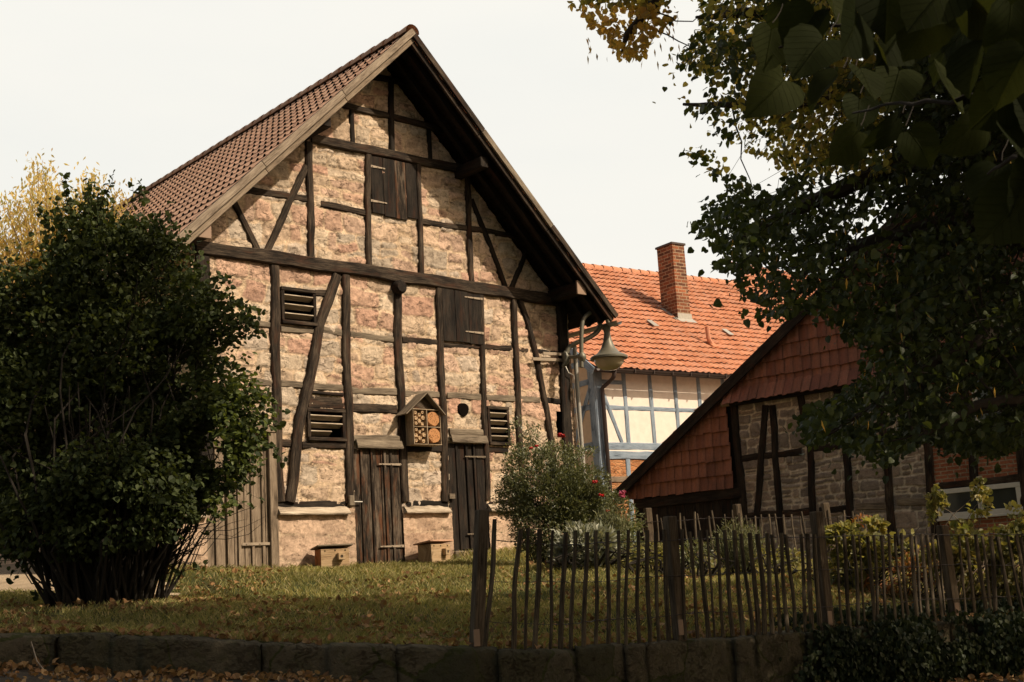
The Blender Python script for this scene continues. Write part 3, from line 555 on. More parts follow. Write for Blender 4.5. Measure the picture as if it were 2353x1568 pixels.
# timbers -----------------------------------------------------------
TB = [
 ('tie_beam', G(dd, (446, 569), (862, 628), (1279, 692)), .21, .085, 'beam'),
 ('rail', G(dd, (712, 320), (1080, 395)), .16, .075, 'beam'),
 ('rail', G(dd, (777, 239), (1020, 301)), .11, .05, 'beam'),
 ('rail', G(dd, (845, 176), (960, 200)), .11, .05, 'black'),
 ('rail', G(c1, (780, 1130), (1240, 1205)) , .12, .035, 'beam'), ('rail', G(c2, (0, 1232), (295, 1286)), .11, .035, 'beam'), ('rail', G(c2, (655, 1346), (960, 1388), (1310, 1452)), .11, .035, 'beam'),
 ('post', G(c2, (203, 600), (208, 845)), .09, .045, 'black'), ('post', G(c2, (455, 415), (464, 905)), .10, .06, 'black'), ('post', G(c2, (705, 740), (713, 955)), .085, .045, 'black'),
 ('post', G(c1, (1228, 830), (1243, 1568), (1243, 1590)), .125, .06, 'beam'),
 ('post', [*G(c2, (305, 905), (310, 1568)), *G(c3, (1358, 195))], .11, .06, 'beam'), ('post', [*G(c2, (636, 975), (650, 1568)), *G(c4, (395, 240))], .10, .06, 'beam'),
 ('post', [*G(c2, (955, 1030), (975, 1568)), *G(c4, (720, 285))], .11, .06, 'beam'),
 ('brace', G(c1, (728, 1180), (900, 1555)), .11, .045, 'beam'), ('brace', [*G(c1, (1212, 985)), *G(c1, (940, 1568))], .11, .05, 'beam'),
 ('brace', [*G(c2, (982, 1200), (1130, 1568)), *G(c4, (945, 312))], .11, .05, 'black'), ('brace', G(c4, (1092, 50), (983, 322)), .10, .045, 'black'),
 ('corner_post', [*G(c3, (272, 110)), (GB.uz(c3(272, 200))[0], SILL)], .22, .07, 'black'),
 ('post', [*G(c3, (742, 165), (750, 800), (770, 1568)), *G(c5, (712, 490))], .155, .055, 'beam'),
 ('brace', [*G(c3, (1148, 232), (1035, 560), (975, 880), (905, 1180), (875, 1400), (862, 1568)), *G(c5, (765, 492))], .165, .075, 'beam'),
 ('post', [*G(c3, (1205, 232), (1215, 850), (1230, 1250), (1236, 1568)), *G(c5, (1125, 500))], .145, .06, 'beam'),
 ('post', [*G(c4, (236, 300), (240, 640), (262, 990), (272, 1330), (283, 1568)), *G(c5, (1462, 490))], .15, .06, 'beam'),
 ('post', [*G(c4, (508, 320), (522, 800), (545, 1330), (552, 1568)), *G(c5, (1697, 490))], .13, .06, 'beam'),
 ('post', [*G(c4, (783, 360), (793, 800), (812, 1330), (822, 1500)), *G(c5, (1953, 480))], .105, .06, 'beam'),
 ('post', [*G(c4, (997, 378), (1010, 700), (1030, 1160)), (GB.uz(c4(1045, 1400))[0], SILL + .05)], .12, .06, 'beam'),
 ('brace', G(c4, (1032, 390), (1095, 560), (1150, 780), (1190, 1000), (1240, 1300), (1262, 1500)), .12, .06, 'beam'),
 ('corner_post', [*G(c4, (1305, 400), (1322, 800), (1345, 1300)), (GB.uz(c4(1350, 1500))[0], .1)], .22, .08, 'black'),
 # grey rails between the posts
 ('rail', G(c3, (560, 535), (722, 560)), .10, .03, 'beamgrey'), ('rail', G(c3, (785, 585), (1000, 598)), .10, .03, 'beamgrey'), ('rail', G(c3, (1060, 590), (1185, 612)), .12, .03, 'beamgrey'), ('rail', G(c3, (1240, 620), (1525, 650)), .11, .03, 'beamgrey'),
 ('rail', G(c4, (275, 655), (510, 672)), .11, .03, 'beam'), ('rail', G(c4, (540, 688), (785, 696)), .09, .03, 'beam'), ('rail', G(c4, (810, 700), (985, 708)), .10, .03, 'beam'), ('rail', G(c4, (1025, 718), (1110, 726)), .09, .03, 'beam'), ('rail', G(c4, (1150, 730), (1310, 748)), .09, .03, 'black'),
 ('rail', G(c3, (590, 925), (722, 940)), .12, .03, 'beamgrey'), ('rail', G(c3, (785, 940), (925, 950)), .11, .03, 'beamgrey'), ('rail', G(c3, (985, 955), (1190, 972)), .12, .03, 'beamgrey'), ('rail', G(c3, (1250, 985), (1540, 997)), .12, .03, 'beamgrey'),
 ('rail', G(c4, (290, 1008), (515, 1015)), .12, .03, 'beamgrey'), ('rail', G(c4, (565, 1020), (785, 1030)), .12, .03, 'beamgrey'), ('rail', G(c4, (820, 1036), (1005, 1040)), .12, .03, 'beamgrey'), ('rail', G(c4, (1045, 1045), (1170, 1048)), .12, .03, 'beamgrey'), ('rail', G(c4, (1210, 1050), (1320, 1062)), .11, .03, 'black'),
 ('rail', G(c3, (1250, 1100), (1542, 1112)), .15, .035, 'beam'), ('rail', G(c3, (600, 1020), (722, 1035)), .12, .03, 'black'),
 ('rail', G(c3, (968, 1058), (1195, 1072)), .20, .02, 'beam'), ('rail', G(c3, (975, 998), (1190, 1010)), .05, .045, 'black'),
 ('vent_sill', G(c3, (922, 1338), (1205, 1345)), .11, .045, 'beam'), ('rail', G(c3, (790, 1330), (870, 1335)), .12, .03, 'beam'),
 ('rail', G(c4, (295, 1360), (525, 1365)), .14, .035, 'black'), ('rail', G(c4, (820, 1375), (960, 1380)), .10, .035, 'black'),
 ('lintel', G(c5, (1150, 115), (1432, 115)), .11, .05, 'beamgrey'), ('lintel', G(c5, (1722, 75), (1920, 76)), .12, .05, 'beamgrey'),
 ('rail', G(c3, (1010, 350), (1080, 358)), .12, .03, 'beam'),
]
for nm, pts, w, pr, mt in TB: beam(nm, barn, pts, w, pr, M[mt], back=.05 if w > .06 else .03)
# dark sill beams with bleached drip board
for (a, b) in (((100, 525), (262, 527)), ((690, 512), (1112, 512)), ((1446, 506), (1715, 504)), ((1950, 498), (2230, 500))):
    (u0, z0), (u1, z1) = G(c5, a, b)
    beam('sill_beam', barn, [(u0, z0), (u1, z1)], .13, .03, M['black'], back=.05)
    n = 9; us = [u0 + (u1 - u0) * i / n for i in range(n + 1)]; mb = MB()
    mb.loft([[(u, -.045, z0 - .035 + random.uniform(-.02, .02)), (u, -.135 + random.uniform(-.006, .006), z0 - .125), (u, -.13, z0 - .145), (u, -.02, z0 - .14)] for u in us]); mb.build('drip_board', M['palewood'], barn)
# slot in tiles etc.
# purlins -----------------------------------------------------------
def purlin(px_c, off, w, h, cap=False, y1=.05, dark='black'):
    u, z = GB.uz(px_c, off); mb = MB(); mb.box((u, (-off + y1) / 2, z), (w / 2, 0, 0), (0, (off + y1) / 2, 0), (0, 0, h / 2), .015); o = mb.build('purlin', M[dark], barn)
    if cap:
        mb = MB(); mb.bx(u - w / 2 - .012, u + w / 2 + .012, -off - .012, -off + .02, z - h / 2 - .012, z + h / 2 + .012, .004); mb.build('purlin_cap', M['capmetal'], o)
    return o
purlin(c1(549, 1395), .78, .19, .22, True); purlin(c4(1445, 313), .78, .19, .22, True)
purlin(c1(1355, 690), .74, .15, .16); purlin(c2(1075, 955), .74, .17, .19)
mb = MB(); u, z = GB.uz(c4(236, 318)); mb.lathe((u, .02, z), [(.11, 0), (.12, .05), (.115, .16), (.09, .19), (0, .195)], 12, (0, -1, 0)); mb.build('beam_end', M['black'], barn, True)
# roof ----------------------------------------------------------------
LOV, ROV = -3.80, 4.86; Y0, Y1 = -.84, DEP + .3
sl = Vector((-1, 0, -SL)).normalized(); sr = Vector((1, 0, -SR)).normalized(); nl = Vector((-SL, 0, 1)).normalized(); nr = Vector((SR, 0, 1)).normalized()
TL = (Vector((LOV, 0, roofz(LOV))) - Vector((APU, 0, APZ))).length; TR_ = (Vector((ROV, 0, roofz(ROV))) - Vector((APU, 0, APZ))).length
nrow = 18
tile_sheet('roof_tiles', barn, Vector((APU, Y1, APZ)) - nl * .02, (0, -1, 0), sl, nl, int((Y1 - Y0) / .196), nrow, .196, (TL + .03) / nrow, M['tile'], .012, .010, .006, rollw=.3, seed=3, jit=.0025, shade_flap=(.082, .032))
tile_sheet('roof_tiles', barn, Vector((APU, Y0, APZ)) - nr * .02, (0, 1, 0), sr, nr, int((Y1 - Y0) / .228), nrow, .228, (TR_ + .03) / nrow, M['tile'], .05, .05, .012, rollw=.30, seed=4)
for s_, n_, L_ in ((sl, nl, TL), (sr, nr, TR_)):
    a = Vector((APU, 0, APZ)) - n_ * .04; b = a + s_ * (L_ - .02); mb = MB()
    mb.loft([[(p.x, y, p.z) for p in (a, b, b - n_ * .05, a - n_ * .05)] for y in (Y0 + .06, Y1 - .02)]); mb.build('roof_deck', M['black'], barn)
    for y in np.arange(.9, DEP, 1.0):
        pass
    for yv in (-.62, -.3):          # rafters under the overhang
        mb = MB(); c = (a + b) / 2 - n_ * .12; mb.box((c.x, yv, c.z), s_ * (L_ / 2 - .03), (0, .045, 0), n_ * .06, .006); mb.build('rafter', M['black'], barn)
    for k, (hh, off, yy_) in enumerate(((.085, .005, Y0 - .04), (.075, .105, Y0 + .015))):      # two stepped verge boards in lengths
        segs = 3; m0 = 0
        for q in range(segs):
            L0 = L_ * q / segs + (.0 if q else .02); L1 = L_ * (q + 1) / segs - .008; c = Vector((APU, 0, APZ)) + s_ * ((L0 + L1) / 2) - n_ * (off + hh * .55)
            mb = MB(); mb.box((c.x, yy_ + random.uniform(-.004, .004), c.z), s_ * ((L1 - L0) / 2), (0, .022, 0), n_ * (hh / 2 + .012), .006); mb.build('verge_board', M['verge' if k == 0 else 'doorgrey'] if s_ is sl else M['beamgrey' if k == 0 and q == 1 else 'beam'], barn)
# ridge caps
mb = MB(); y = Y0 - .05; kk = 0
while y < Y1:
    rr = [.115, .13]; rings = []
    for t, r in ((0, .135), (.05, .135), (.36, .115)):
        rings.append([(APU + r * cos(a), y + t, APZ - .065 + r * .95 * sin(a)) for a in np.linspace(-.15, pi + .15, 9)])
    mb.loft(rings, closed=False); y += .335
mb.build('ridge_tiles', M['tile'], barn, True)
# gutters
for u in (LOV - .06, ROV + .06):
    mb = MB(); zz = roofz(u) - .03; rings = [[(u + .07 * cos(a), y, zz + .07 * sin(a)) for a in np.linspace(pi, 2 * pi, 8)] for y in (Y0, Y1)]; mb.loft(rings, closed=False); mb.build('gutter', M['zinc'], barn, True)
# louvred vents --------------------------------------------------------
def vent(R, ns, broken=False):
    a, b, c, d = R; mb = MB(); w = .055
    mb.bx(a, b, -.07, .0, d - w, d, .006); mb.bx(a, b, -.085, .0, c, c + w, .006); mb.bx(a, a + w, -.06, .0, c + w + .001, d - w - .001, .006); mb.bx(b - w, b, -.06, .0, c + w + .001, d - w - .001, .006)
    fr = mb.build('vent_frame', M['beam'], barn)
    for i in range(ns):
        z = c + w + (d - c - 2 * w) * (i + .75) / (ns + .25) - .02; x1 = b - w
        if broken and i == 0: x1 = b - w - .2
        mb = MB(); mb.box(((a + w + x1) / 2, -.005, z), ((x1 - a - w) / 2, 0, 0), (0, .05, -.028), (0, .005, .009), .002); mb.build('slat', M['palewood'], fr)
vent(V1, 3); vent(V2, 3, True); vent(V3, 4)
mb = MB(); a, b, c, d = V3
# planks, hinges ------------------------------------------------------
def strap(parent, u0, u1, z, y, mat='iron', taper=True, flip=False, t=.02):
    mb = MB(); n = 6
    rings = []
    for i in range(n + 1):
        f = i / n; h = t * (1 - (.55 * (f if not flip else 1 - f) if taper else 0)); u = u0 + (u1 - u0) * f; yy_ = y + .003 * (i % 2)
        rings.append([(u, yy_ + .012, z - h), (u, yy_, z - h), (u, yy_, z + h), (u, yy_ + .012, z + h)])
    mb.loft(rings); o = mb.build('hinge_strap', M[mat], parent)
    for f in (.12, .5, .85):
        mb = MB(); mb.lathe((u0 + (u1 - u0) * f, y, z), [(.009, 0), (.009, .006), (0, .009)], 8, (0, -1, 0)); mb.build('bolt', M['iron'], o)
    return o
def plank_leaf(name, R, n, y, mat, battens=(), jag=.012, label=None, order=None, mats=None):
    a, b, c, d = R; root = None; edges = sorted([a, b] + ([a + (b - a) * f for f in order] if order else [a + (b - a) * i / n + random.uniform(-.015, .015) for i in range(1, n)]))
    mb = MB()
    for i in range(len(edges) - 1):
        yo = y + random.uniform(-.008, .006); rings = []; z0 = c + random.uniform(-jag, jag); m = 7
        for k in range(m + 1):
            z = z0 + (d - z0) * k / m; e0 = edges[i] + .004 + random.uniform(-.002, .002); e1 = edges[i + 1] - .004 + random.uniform(-.002, .002)
            rings.append([(e0, yo + .03, z), (e0, yo + .004, z), (e0 + .006, yo, z), (e1 - .006, yo, z), (e1, yo + .004, z), (e1, yo + .03, z)])
        if mats and i in mats:
            m2 = MB(); m2.loft(rings); pend = (m2, mats[i])
        else: mb.loft(rings); pend = None
        if pend: mats[i] = (mats[i], pend[0])
    o = mb.build(name, mat, barn, label=label)
    if mats:
        for k, v in mats.items():
            if isinstance(v, tuple): v[1].build('plank', v[0], o, label='reddish brown plank')
    for bu in battens:
        mb = MB(); mb.bx(bu - .022, bu + .022, y - .028, y - .001, c + .01, d - .01, .005); mb.build('batten', mat, o)
    mb = MB(); mb.quad((a - .02, y + .05, c - (.3 if c < .5 else 0)), (b + .02, y + .05, c - (.3 if c < .5 else 0)), (b + .02, y + .05, d + .03), (a - .02, y + .05, d + .03)); mb.build('door_backing', M['dark'], o)
    return o
U5 = lambda x, y: GB.uz(c5(x, y))[0]; Z5 = lambda x, y: GB.uz(c5(x, y))[1]
d1 = plank_leaf('door', D1, 7, -.01, M['doorgrey'], [U5(335, 700), U5(405, 700), U5(470, 700), U5(550, 700), U5(614, 700)], label='wide grey plank door')
strap(d1, U5(482, 742), U5(692, 742), Z5(590, 742), -.05, 'iron', False)
mb = MB(); mb.bx(D1[0] - .05, D1[1] + .04, -.09, -.0, D1[3] - .0, D1[3] + .10, .01); mb.build('door_header', M['doorgrey'], d1)
mb = MB(); mb.bx(D1[1] - .1, D1[1] + .03, -.075, .0, 0, D1[3] - .002, .008); mb.build('door_jamb', M['doorgrey'], d1)
mb = MB(); mb.bx(D1[0] - .06, D1[1] - .12, -.07, -.01, D1[3] - .24, D1[3] - .17, .006); mb.build('cross_rail', M['doorgrey'], d1)
d2 = plank_leaf('door', D2, 5, -.02, M['doordark'], [U5(1205, 500), U5(1268, 500), U5(1345, 500), U5(1383, 500)], label='tall dark plank door with pale strap hinges')
strap(d2, U5(1446, 268), U5(1296, 268), Z5(1370, 268), -.055); strap(d2, U5(1448, 757), U5(1306, 757), Z5(1370, 757), -.055)
mb = MB(); mb.bx(U5(1112, 480), U5(1142, 480), -.10, -.05, Z5(1125, 515), Z5(1125, 455), .006); lt = mb.build('latch_block', M['beamgrey'], d2)
mb = MB(); mb.tube([(U5(1140, 490), -.085, Z5(1140, 493)), (U5(1192, 490), -.075, Z5(1192, 493))], .011); mb.build('latch_bolt', M['zinc'], lt)
d3 = plank_leaf('door', D3, 4, -.02, M['black'], [U5(1780, 500), U5(1840, 500), U5(1885, 500)], label='blackened plank door above a wooden step')
strap(d3, U5(1948, 223), U5(1812, 223), Z5(1880, 223), -.055, 'beamgrey'); strap(d3, U5(1948, 683), U5(1826, 683), Z5(1880, 683), -.055, 'beamgrey')
mb = MB(); mb.bx(U5(1712, 460), U5(1745, 460), -.09, -.05, Z5(1730, 475), Z5(1730, 445), .004); mb.build('latch_block', M['beamgrey'], d3)
mb = MB(); mb.bx(D3[0] + .02, D3[1] + .02, -.10, .0, D3[2] - .13, D3[2] - .01, .01); mb.build('door_sill', M['beamgrey'], d3)
for dr, xx0, xx1, yc in ((d2, 1158, 1432, 152), (d3, 1724, 1936, 120)):      # drip boards over the doors
    u0, u1 = U5(xx0, yc), U5(xx1, yc); z = Z5((xx0 + xx1) / 2, yc); mb = MB(); n = 8
    mb.loft([[(u0 + (u1 - u0) * i / n, -.055, z + .075), (u0 + (u1 - u0) * i / n, -.08, z + .07), (u0 + (u1 - u0) * i / n, -.115, z - .035 + random.uniform(-.008, .008)), (u0 + (u1 - u0) * i / n, -.11, z - .06), (u0 + (u1 - u0) * i / n, -.055, z + .03)] for i in range(n + 1)]); mb.build('drip_board', M['beamgrey'], dr)
H1 = (GB.uz(c2(326, 1100))[0], GB.uz(c2(622, 1100))[0], GB.uz(c2(470, 1312))[1], GB.uz(c2(470, 948))[1])
h1 = plank_leaf('hatch', H1, 4, -.045, M['black'], jag=.03, label='plank loft hatch with one reddish board', order=(.26, .52, .76), mats={2: M['doordark']})
for (xa, ya, xb) in ((318, 985, 412), (320, 1210, 425)): u0, z0 = GB.uz(c2(xa, ya)); u1, z1 = GB.uz(c2(xb, ya + 22)); strap(h1, u0, u1, (z0 + z1) / 2, -.06)
H2 = (GB.uz(c4(524, 500))[0], GB.uz(c4(783, 500))[0], GB.uz(c4(655, 672))[1], GB.uz(c4(655, 318))[1])
h2 = plank_leaf('hatch', H2, 3, -.065, M['black'], label='dark plank hatch under the tie beam')
for (xa, ya, xb) in ((782, 388, 665), (790, 612, 672)): u0, z0 = GB.uz(c4(xa, ya)); u1, z1 = GB.uz(c4(xb, ya - 5)); strap(h2, u0, u1, (z0 + z1) / 2, -.08)
# stone arch collar around the nest hole
mb = MB(); u = (hole[0] + hole[1]) / 2; z = (hole[2] + hole[3]) / 2; r = .13
mb = MB(); mb.loft([[(u + rr_ * (1 + .08 * sin(5 * a)) * cos(a), y, z + rr_ * (1 + .1 * sin(3 * a)) * sin(a)) for a in np.linspace(0, 2 * pi, 15)[:-1]] for rr_, y in ((.118, .0), (.112, -.045))]); mb.build('nest_hole', M['dark'], barn)
# rain pipe at the right corner
u, z = GB.uz((1303, 860)); u2, z2 = GB.uz((1316, 1040)); mb = MB(); mb.tube([(u + .12, -.12, z + .55), (u + .12, -.12, z), (u2 + .12, -.12, z2), (u2 + .14, -.12, .2)], .04, 10); mb.build('downpipe', M['zinc'], barn, True)
mb = MB(); mb.tube([(u - .12, -.1, z + .12), (u - .1, -.14, z - .0), (u + .02, -.15, z - .05), (u + .0, -.16, z - .6), (u2 + .04, -.16, z2 - .4)], .009, 6); mb.build('cable', M['zinc'], barn, True)
# ------------------------------------------------------------------ insect hotel
def wl(u, y, z): return GB.world(u, y, z)
hu0, hz0 = GB.uz(c4(355, 1330), .28); hu1, hz1 = GB.uz(c4(523, 1108), .28)
hotel = empty('insect_hotel', wl((hu0 + hu1) / 2, 0, hz0), GB.yaw, 'little gabled wooden insect hotel with four compartments of log ends on the barn wall', 'insect hotel')
W2 = (hu1 - hu0) / 2; HH = hz1 - hz0 - .02; mb = MB(); t = .012; y0, y1 = -.28, -.065
mb.bx(-W2, -W2 + t, y0, y1, 0, HH, .002); mb.bx(W2 - t, W2, y0, y1, 0, HH, .002); mb.bx(-W2 - .003, W2 + .003, y0 - .002, y1, -t, -.0005, .002); mb.bx(-W2 - .003, W2 + .003, y0 - .002, y1, HH + .0005, HH + t, .002); mb.build('box', M['hotel'], hotel)
mb = MB(); mb.bx(-.007, .007, y0 - .001, y1, .001, HH - .001, .001); mb.build('divider', M['hotel'], hotel); mb = MB(); mb.bx(-W2 + t, -.0072, y0, y1, HH / 2 - .006, HH / 2 + .006, .001); mb.bx(.0072, W2 - t, y0, y1, HH / 2 - .006, HH / 2 + .006, .001); mb.build('shelf', M['hotel'], hotel)
mb = MB(); mb.bx(-W2 + t, W2 - t, y1 - .06, y1 - .01, .002, HH - .002); mb.build('back_panel', M['doordark'], hotel)
apx = GB.uz(c4(430, 995), .3); uL = GB.uz(c4(292, 1135), .3); uR = GB.uz(c4(552, 1142), .3); uc = (hu0 + hu1) / 2
for e, nm in ((uL, 0), (uR, 1)):
    a = Vector((apx[0] - uc, 0, apx[1] - hz0)); b = Vector((e[0] - uc, 0, e[1] - hz0)); n_ = Vector((-(b - a).z, 0, (b - a).x)).normalized() * (1 if nm else -1); n_ = n_ if n_.z > 0 else -n_
    c = (a + b) / 2 - n_ * .01; mb = MB(); mb.box((c.x, -.19, c.z), (b - a) / 2, (0, .15, 0), n_ * .009, .002); mb.build('roof_board', M['beamgrey'], hotel)
mb = MB(); mb.loft([[(-W2 * .95, y, HH + .013), (W2 * .95, y, HH + .013), (apx[0] - uc, y, apx[1] - hz0 - .04)] for y in (-.22, -.08)]); mb.build('gable_board', M['doordark'], hotel)
def disc(c, r, mat, nh, name='log_end'):
    mb = MB(); k = 14; rr = [r * random.uniform(.93, 1.06) for _ in range(k)]
    mb.loft([[(c[0] + rr[j] * s_ * cos(2 * pi * j / k), c[1] + y, c[2] + rr[j] * s_ * sin(2 * pi * j / k)) for j in range(k)] for s_, y in ((1, .13), (1, .006), (.93, 0))])
    o = mb.build(name, mat, hotel); mb = MB()
    for _ in range(nh):
        a = random.random() * 6.28; q = r * .85 * sqrt(random.random()); mb.lathe((c[0] + q * cos(a), c[1] - .0005, c[2] + q * sin(a)), [(.006, 0), (.006, .002), (0, .0025)], 6, (0, -1, 0))
    mb.build('drill_hole', M['dark'], o)
qw = W2 - t; qh = HH / 2
for z in (qh * .52, qh * 1.5): disc((qw * .53, y0 + .01, z), min(qw * .46, qh * .44), M['logor'], 26)
for (gx, gz, r) in ((-.80, .16, .030), (-.56, .30, .036), (-.28, .14, .034), (-.80, .46, .034), (-.52, .66, .03), (-.24, .50, .036), (-.78, .80, .03), (-.28, .82, .028)):
    for b in (0, 1): disc((gx * qw, y0 + random.uniform(.005, .03), b * qh + gz * qh + .01), r * (.94 + .12 * random.random()), M['log'], 4)
# ------------------------------------------------------------------ two bumblebee boxes on the grass
def nestbox(name, cpx, off, wpx, h, rot, matL, matF, label, lidmat, cf=c5):
    u, z = GB.uz(cf(*cpx), off); p = GB.world(u, -off, 0); gz = float(lawnz(p.x, p.y)); p.z = gz
    o = empty(name, p, GB.yaw + rot, label, 'nest box', 'nest boxes standing by the barn wall'); w, d = wpx, .26
    mb = MB(); mb.bx(-w / 2, w / 2, -d / 2, d / 2, 0, h, .005); b = mb.build('box', matL, o)
    mb = MB(); mb.bx(-w / 2 + .003, w / 2 - .003, -d / 2 - .014, -d / 2 - .0005, .004, h - .004, .003); mb.build('front_board', matF, o)
    mb = MB(); s_ = .05; mb.box((0, 0, h + .03), (w / 2 + s_, 0, 0), (0, d / 2 + s_, -.02), (0, 0, .011), .003); mb.build('lid', lidmat, o)
    for k in (-1, 0, 1):
        mb = MB(); mb.lathe((w * .42 * k / 1.2, -d / 2 - .014, h - .03), [(.012, 0), (.012, .002), (0, .0022)], 10, (0, -1, 0)); mb.build('air_hole', M['dark'], o)
    mb = MB(); mb.bx(w * .05, w * .05 + .10, -d / 2 - .10, -d / 2 - .016, h * .42, h * .42 + .10, .005); e = mb.build('entrance_porch', matF if name != 'x' else matL, o)
    mb = MB(); mb.lathe((w * .05 + .05, -d / 2 - .1005, h * .42 + .05), [(.022, 0), (.022, .002), (0, .0025)], 12, (0, -1, 0)); mb.build('entrance_hole', M['doordark'], e)
    return o
nestbox('nest_box', (1030, 880), .35, .44, .29, radians(-14), M['orangewood'], M['tanwood'], 'orange sided nest box left of the tall dark door', M['beamgrey'])
nestbox('nest_box', (1640, 855), .35, .46, .30, radians(12), M['tanwood'], M['tanwood'], 'pale tan nest box with reddish lid right of the tall dark door', M['tile'])
# ------------------------------------------------------------------ wall lamp
def P8(x, y, off): u, z = GB.uz(c8(x, y), off); return Vector((u, -off, z))
bu, bz = GB.uz(c4(1335, 775), .1)
lamp = empty('wall_lamp', GB.world(bu, 0, bz), GB.yaw, 'grey swan neck street lamp bracketed to the right corner of the barn', 'street lamp')
LO = Vector((bu, 0, bz))
def L4(x, y, off): u, z = GB.uz(c4(x, y), off); return Vector((u, -off, z)) - LO
def L8(x, y, off): return P8(x, y, off) - LO
for (xa, ya, xb, yb_) in ((1128, 778, 1330, 786), (1195, 742, 1330, 748)):
    a, b = L4(xa, ya, .11), L4(xb, yb_, .11); mb = MB(); mb.box((a + b) / 2, (b - a) / 2, (0, .012, 0), (0, 0, .028), .003); mb.build('bracket_bar', M['iron'], lamp)
mb = MB(); pts = [L4(1345, 730, .18), L4(1340, 750, .2), L4(1350, 768, .2), L4(1345, 800, .2), L4(1325, 830, .16)]; mb.tube(pts, [.035, .055, .075, .05, .03], 12); mb.tube([L4(1330, 765, .06), L4(1345, 765, .2)], .05, 10); mb.build('bracket_head', M['lampgrey'], lamp, True)
def smooth_pts(P, n=6):
    out = []; P = [P[0]] + P + [P[-1]]
    for i in range(1, len(P) - 2):
        for k in range(n):
            t = k / n; a, b, c, d = P[i - 1], P[i], P[i + 1], P[i + 2]
            out.append(.5 * ((2 * b) + (-a + c) * t + (2 * a - 5 * b + 4 * c - d) * t * t + (-a + 3 * b - 3 * c + d) * t ** 3))
    out.append(P[-2]); return out
mb = MB(); mb.tube([L4(1350, 766, .2), L8(130, 742, .55)], .032, 10); mb.lathe(L8(130, 745, .55), [(0, -.09), (.045, -.08), (.075, -.03), (.08, 0), (.075, .03), (.045, .08), (0, .09)], 14); mb.build('lamp_arm', M['lampgrey'], lamp, True)
mb = MB(); mb.tube(smooth_pts([L8(128, 805, .55), L8(127, 720, .55), L8(128, 600, .55), L8(140, 520, .55), (L8(190, 475, .55)), L8(245, 480, .55), L8(280, 520, .55), L8(290, 570, .55)]), .038, 12); mb.build('swan_neck', M['lampgrey'], lamp, True)
mb = MB(); mb.tube(smooth_pts([L4(1350, 740, .2), L4(1365, 705, .22), L8(95, 660, .3), L8(150, 640, .36), L8(215, 600, .42), L8(238, 560, .46), L8(232, 530, .48)]), .043, 12); mb.build('stay_tube', M['lampgrey'], lamp, True)
sc_ = (L8(372, 745, .55) - L8(215, 745, .55)).length / 2; ct = L8(290, 745, .55)
mb = MB(); h0 = (L8(290, 575, .55) - ct).z
mb.lathe(ct, [(sc_, -.035), (sc_ * 1.0, .0), (sc_ * .93, .02), (sc_ * .62, .07), (sc_ * .38, h0 * .32), (sc_ * .24, h0 * .55), (sc_ * .17, h0 * .78), (sc_ * .16, h0 * .86), (.06, h0 * .9), (.075, h0), (.06, h0 * 1.1), (.04, h0 * 1.16)], 26); mb.build('lamp_shade', M['lampgrey'], lamp, True)
mb = MB(); mb.lathe(ct, [(sc_ * .80, -.03), (sc_ * .80, -.06), (sc_ * .74, -.12), (sc_ * .60, -.18), (sc_ * .38, -.225), (sc_ * .15, -.24), (0, -.245)], 24); mb.build('lamp_globe', M['globe'], lamp, True)
# ================================================================== ORANGE ROOFED HOUSE
def mkframe(px, Y, yaw, gz):
    p = aty(*px, Y); p.z = gz; return Frame(p, yaw)
OF = mkframe(c8(225, 1200), 33, 34.8, 2.3)
oh = empty('blue_timbered_house', OF.o, OF.yaw, 'cream house with blue timber framing, orange tiled roof and tall brick chimney', 'house')
O = lambda off=0., *pts: [OF.uz(c8(*p), off) for p in pts]
EZ = O(.4, (600, 830))[0][1]; WLEN = 12.; hD = 5.0 * 33 / 29; SLP = .76
RZ = EZ + SLP * (hD + .4)
bnd = O(0, (400, 1300))[0][1]; bb = O(0, (400, 1470))[0][1]; mid = O(0, (400, 1047))[0][1]
mb = MB(); mb.quad((0, 0, bnd), (WLEN, 0, bnd), (WLEN, 0, EZ + .25), (0, 0, EZ + .25)); mb.build('front_wall', M['cream'], oh)
mb = MB(); mb.quad((0, 0, -.5), (WLEN, 0, -.5), (WLEN, 0, bnd), (0, 0, bnd)); mb.build('lower_wall', M['obrick'], oh)
wallz = EZ + SLP * .4
mb = MB(); mb.v = [(0, 0, -.5), (0, 2 * hD, -.5), (0, 2 * hD, wallz - .05), (0, hD, RZ - .08), (0, 0, wallz - .05)]; mb.f = [(0, 1, 2, 3, 4)]; mb.uv = [(0, 0)] * 5; mb.build('gable_wall', M['cream2'], oh)
mb = MB(); mb.quad((WLEN, 0, -.5), (WLEN, 2 * hD, -.5), (WLEN, 2 * hD, wallz), (WLEN, 0, wallz)); mb.quad((0, 2 * hD, -.5), (WLEN, 2 * hD, -.5), (WLEN, 2 * hD, wallz), (0, 2 * hD, wallz)); mb.build('rear_wall', M['cream2'], oh)
top = EZ + .2
for x in (380, 533, 680, 820, 965, 1110):
    xb = x + (412 - 380) * 1.0 if x == 380 else x + 20
    u = O(0, (x, 900))[0][0]; beam('post', oh, [(u, bnd + .1), (u, top)], .14, .02, M['blue'], back=.02, wob=.004)
u0 = O(0, (222, 1000))[0][0]; beam('corner_post', oh, [(.13, -.4), (.13, top)], .27, .03, M['blue'], back=.02, wob=.004)
beam('rail', oh, [(.2, mid), (WLEN, mid)], .13, .012, M['blue'], back=.02, wob=.004)
b1 = O(0, (400, 1275))[0][1]; b2 = O(0, (400, 1328))[0][1]
beam('beam', oh, [(.2, b1), (WLEN, b1)], .20, .03, M['blue'], back=.02, wob=.004); beam('beam', oh, [(.2, b2), (WLEN, b2)], .22, .035, M['blue'], back=.02, wob=.004)
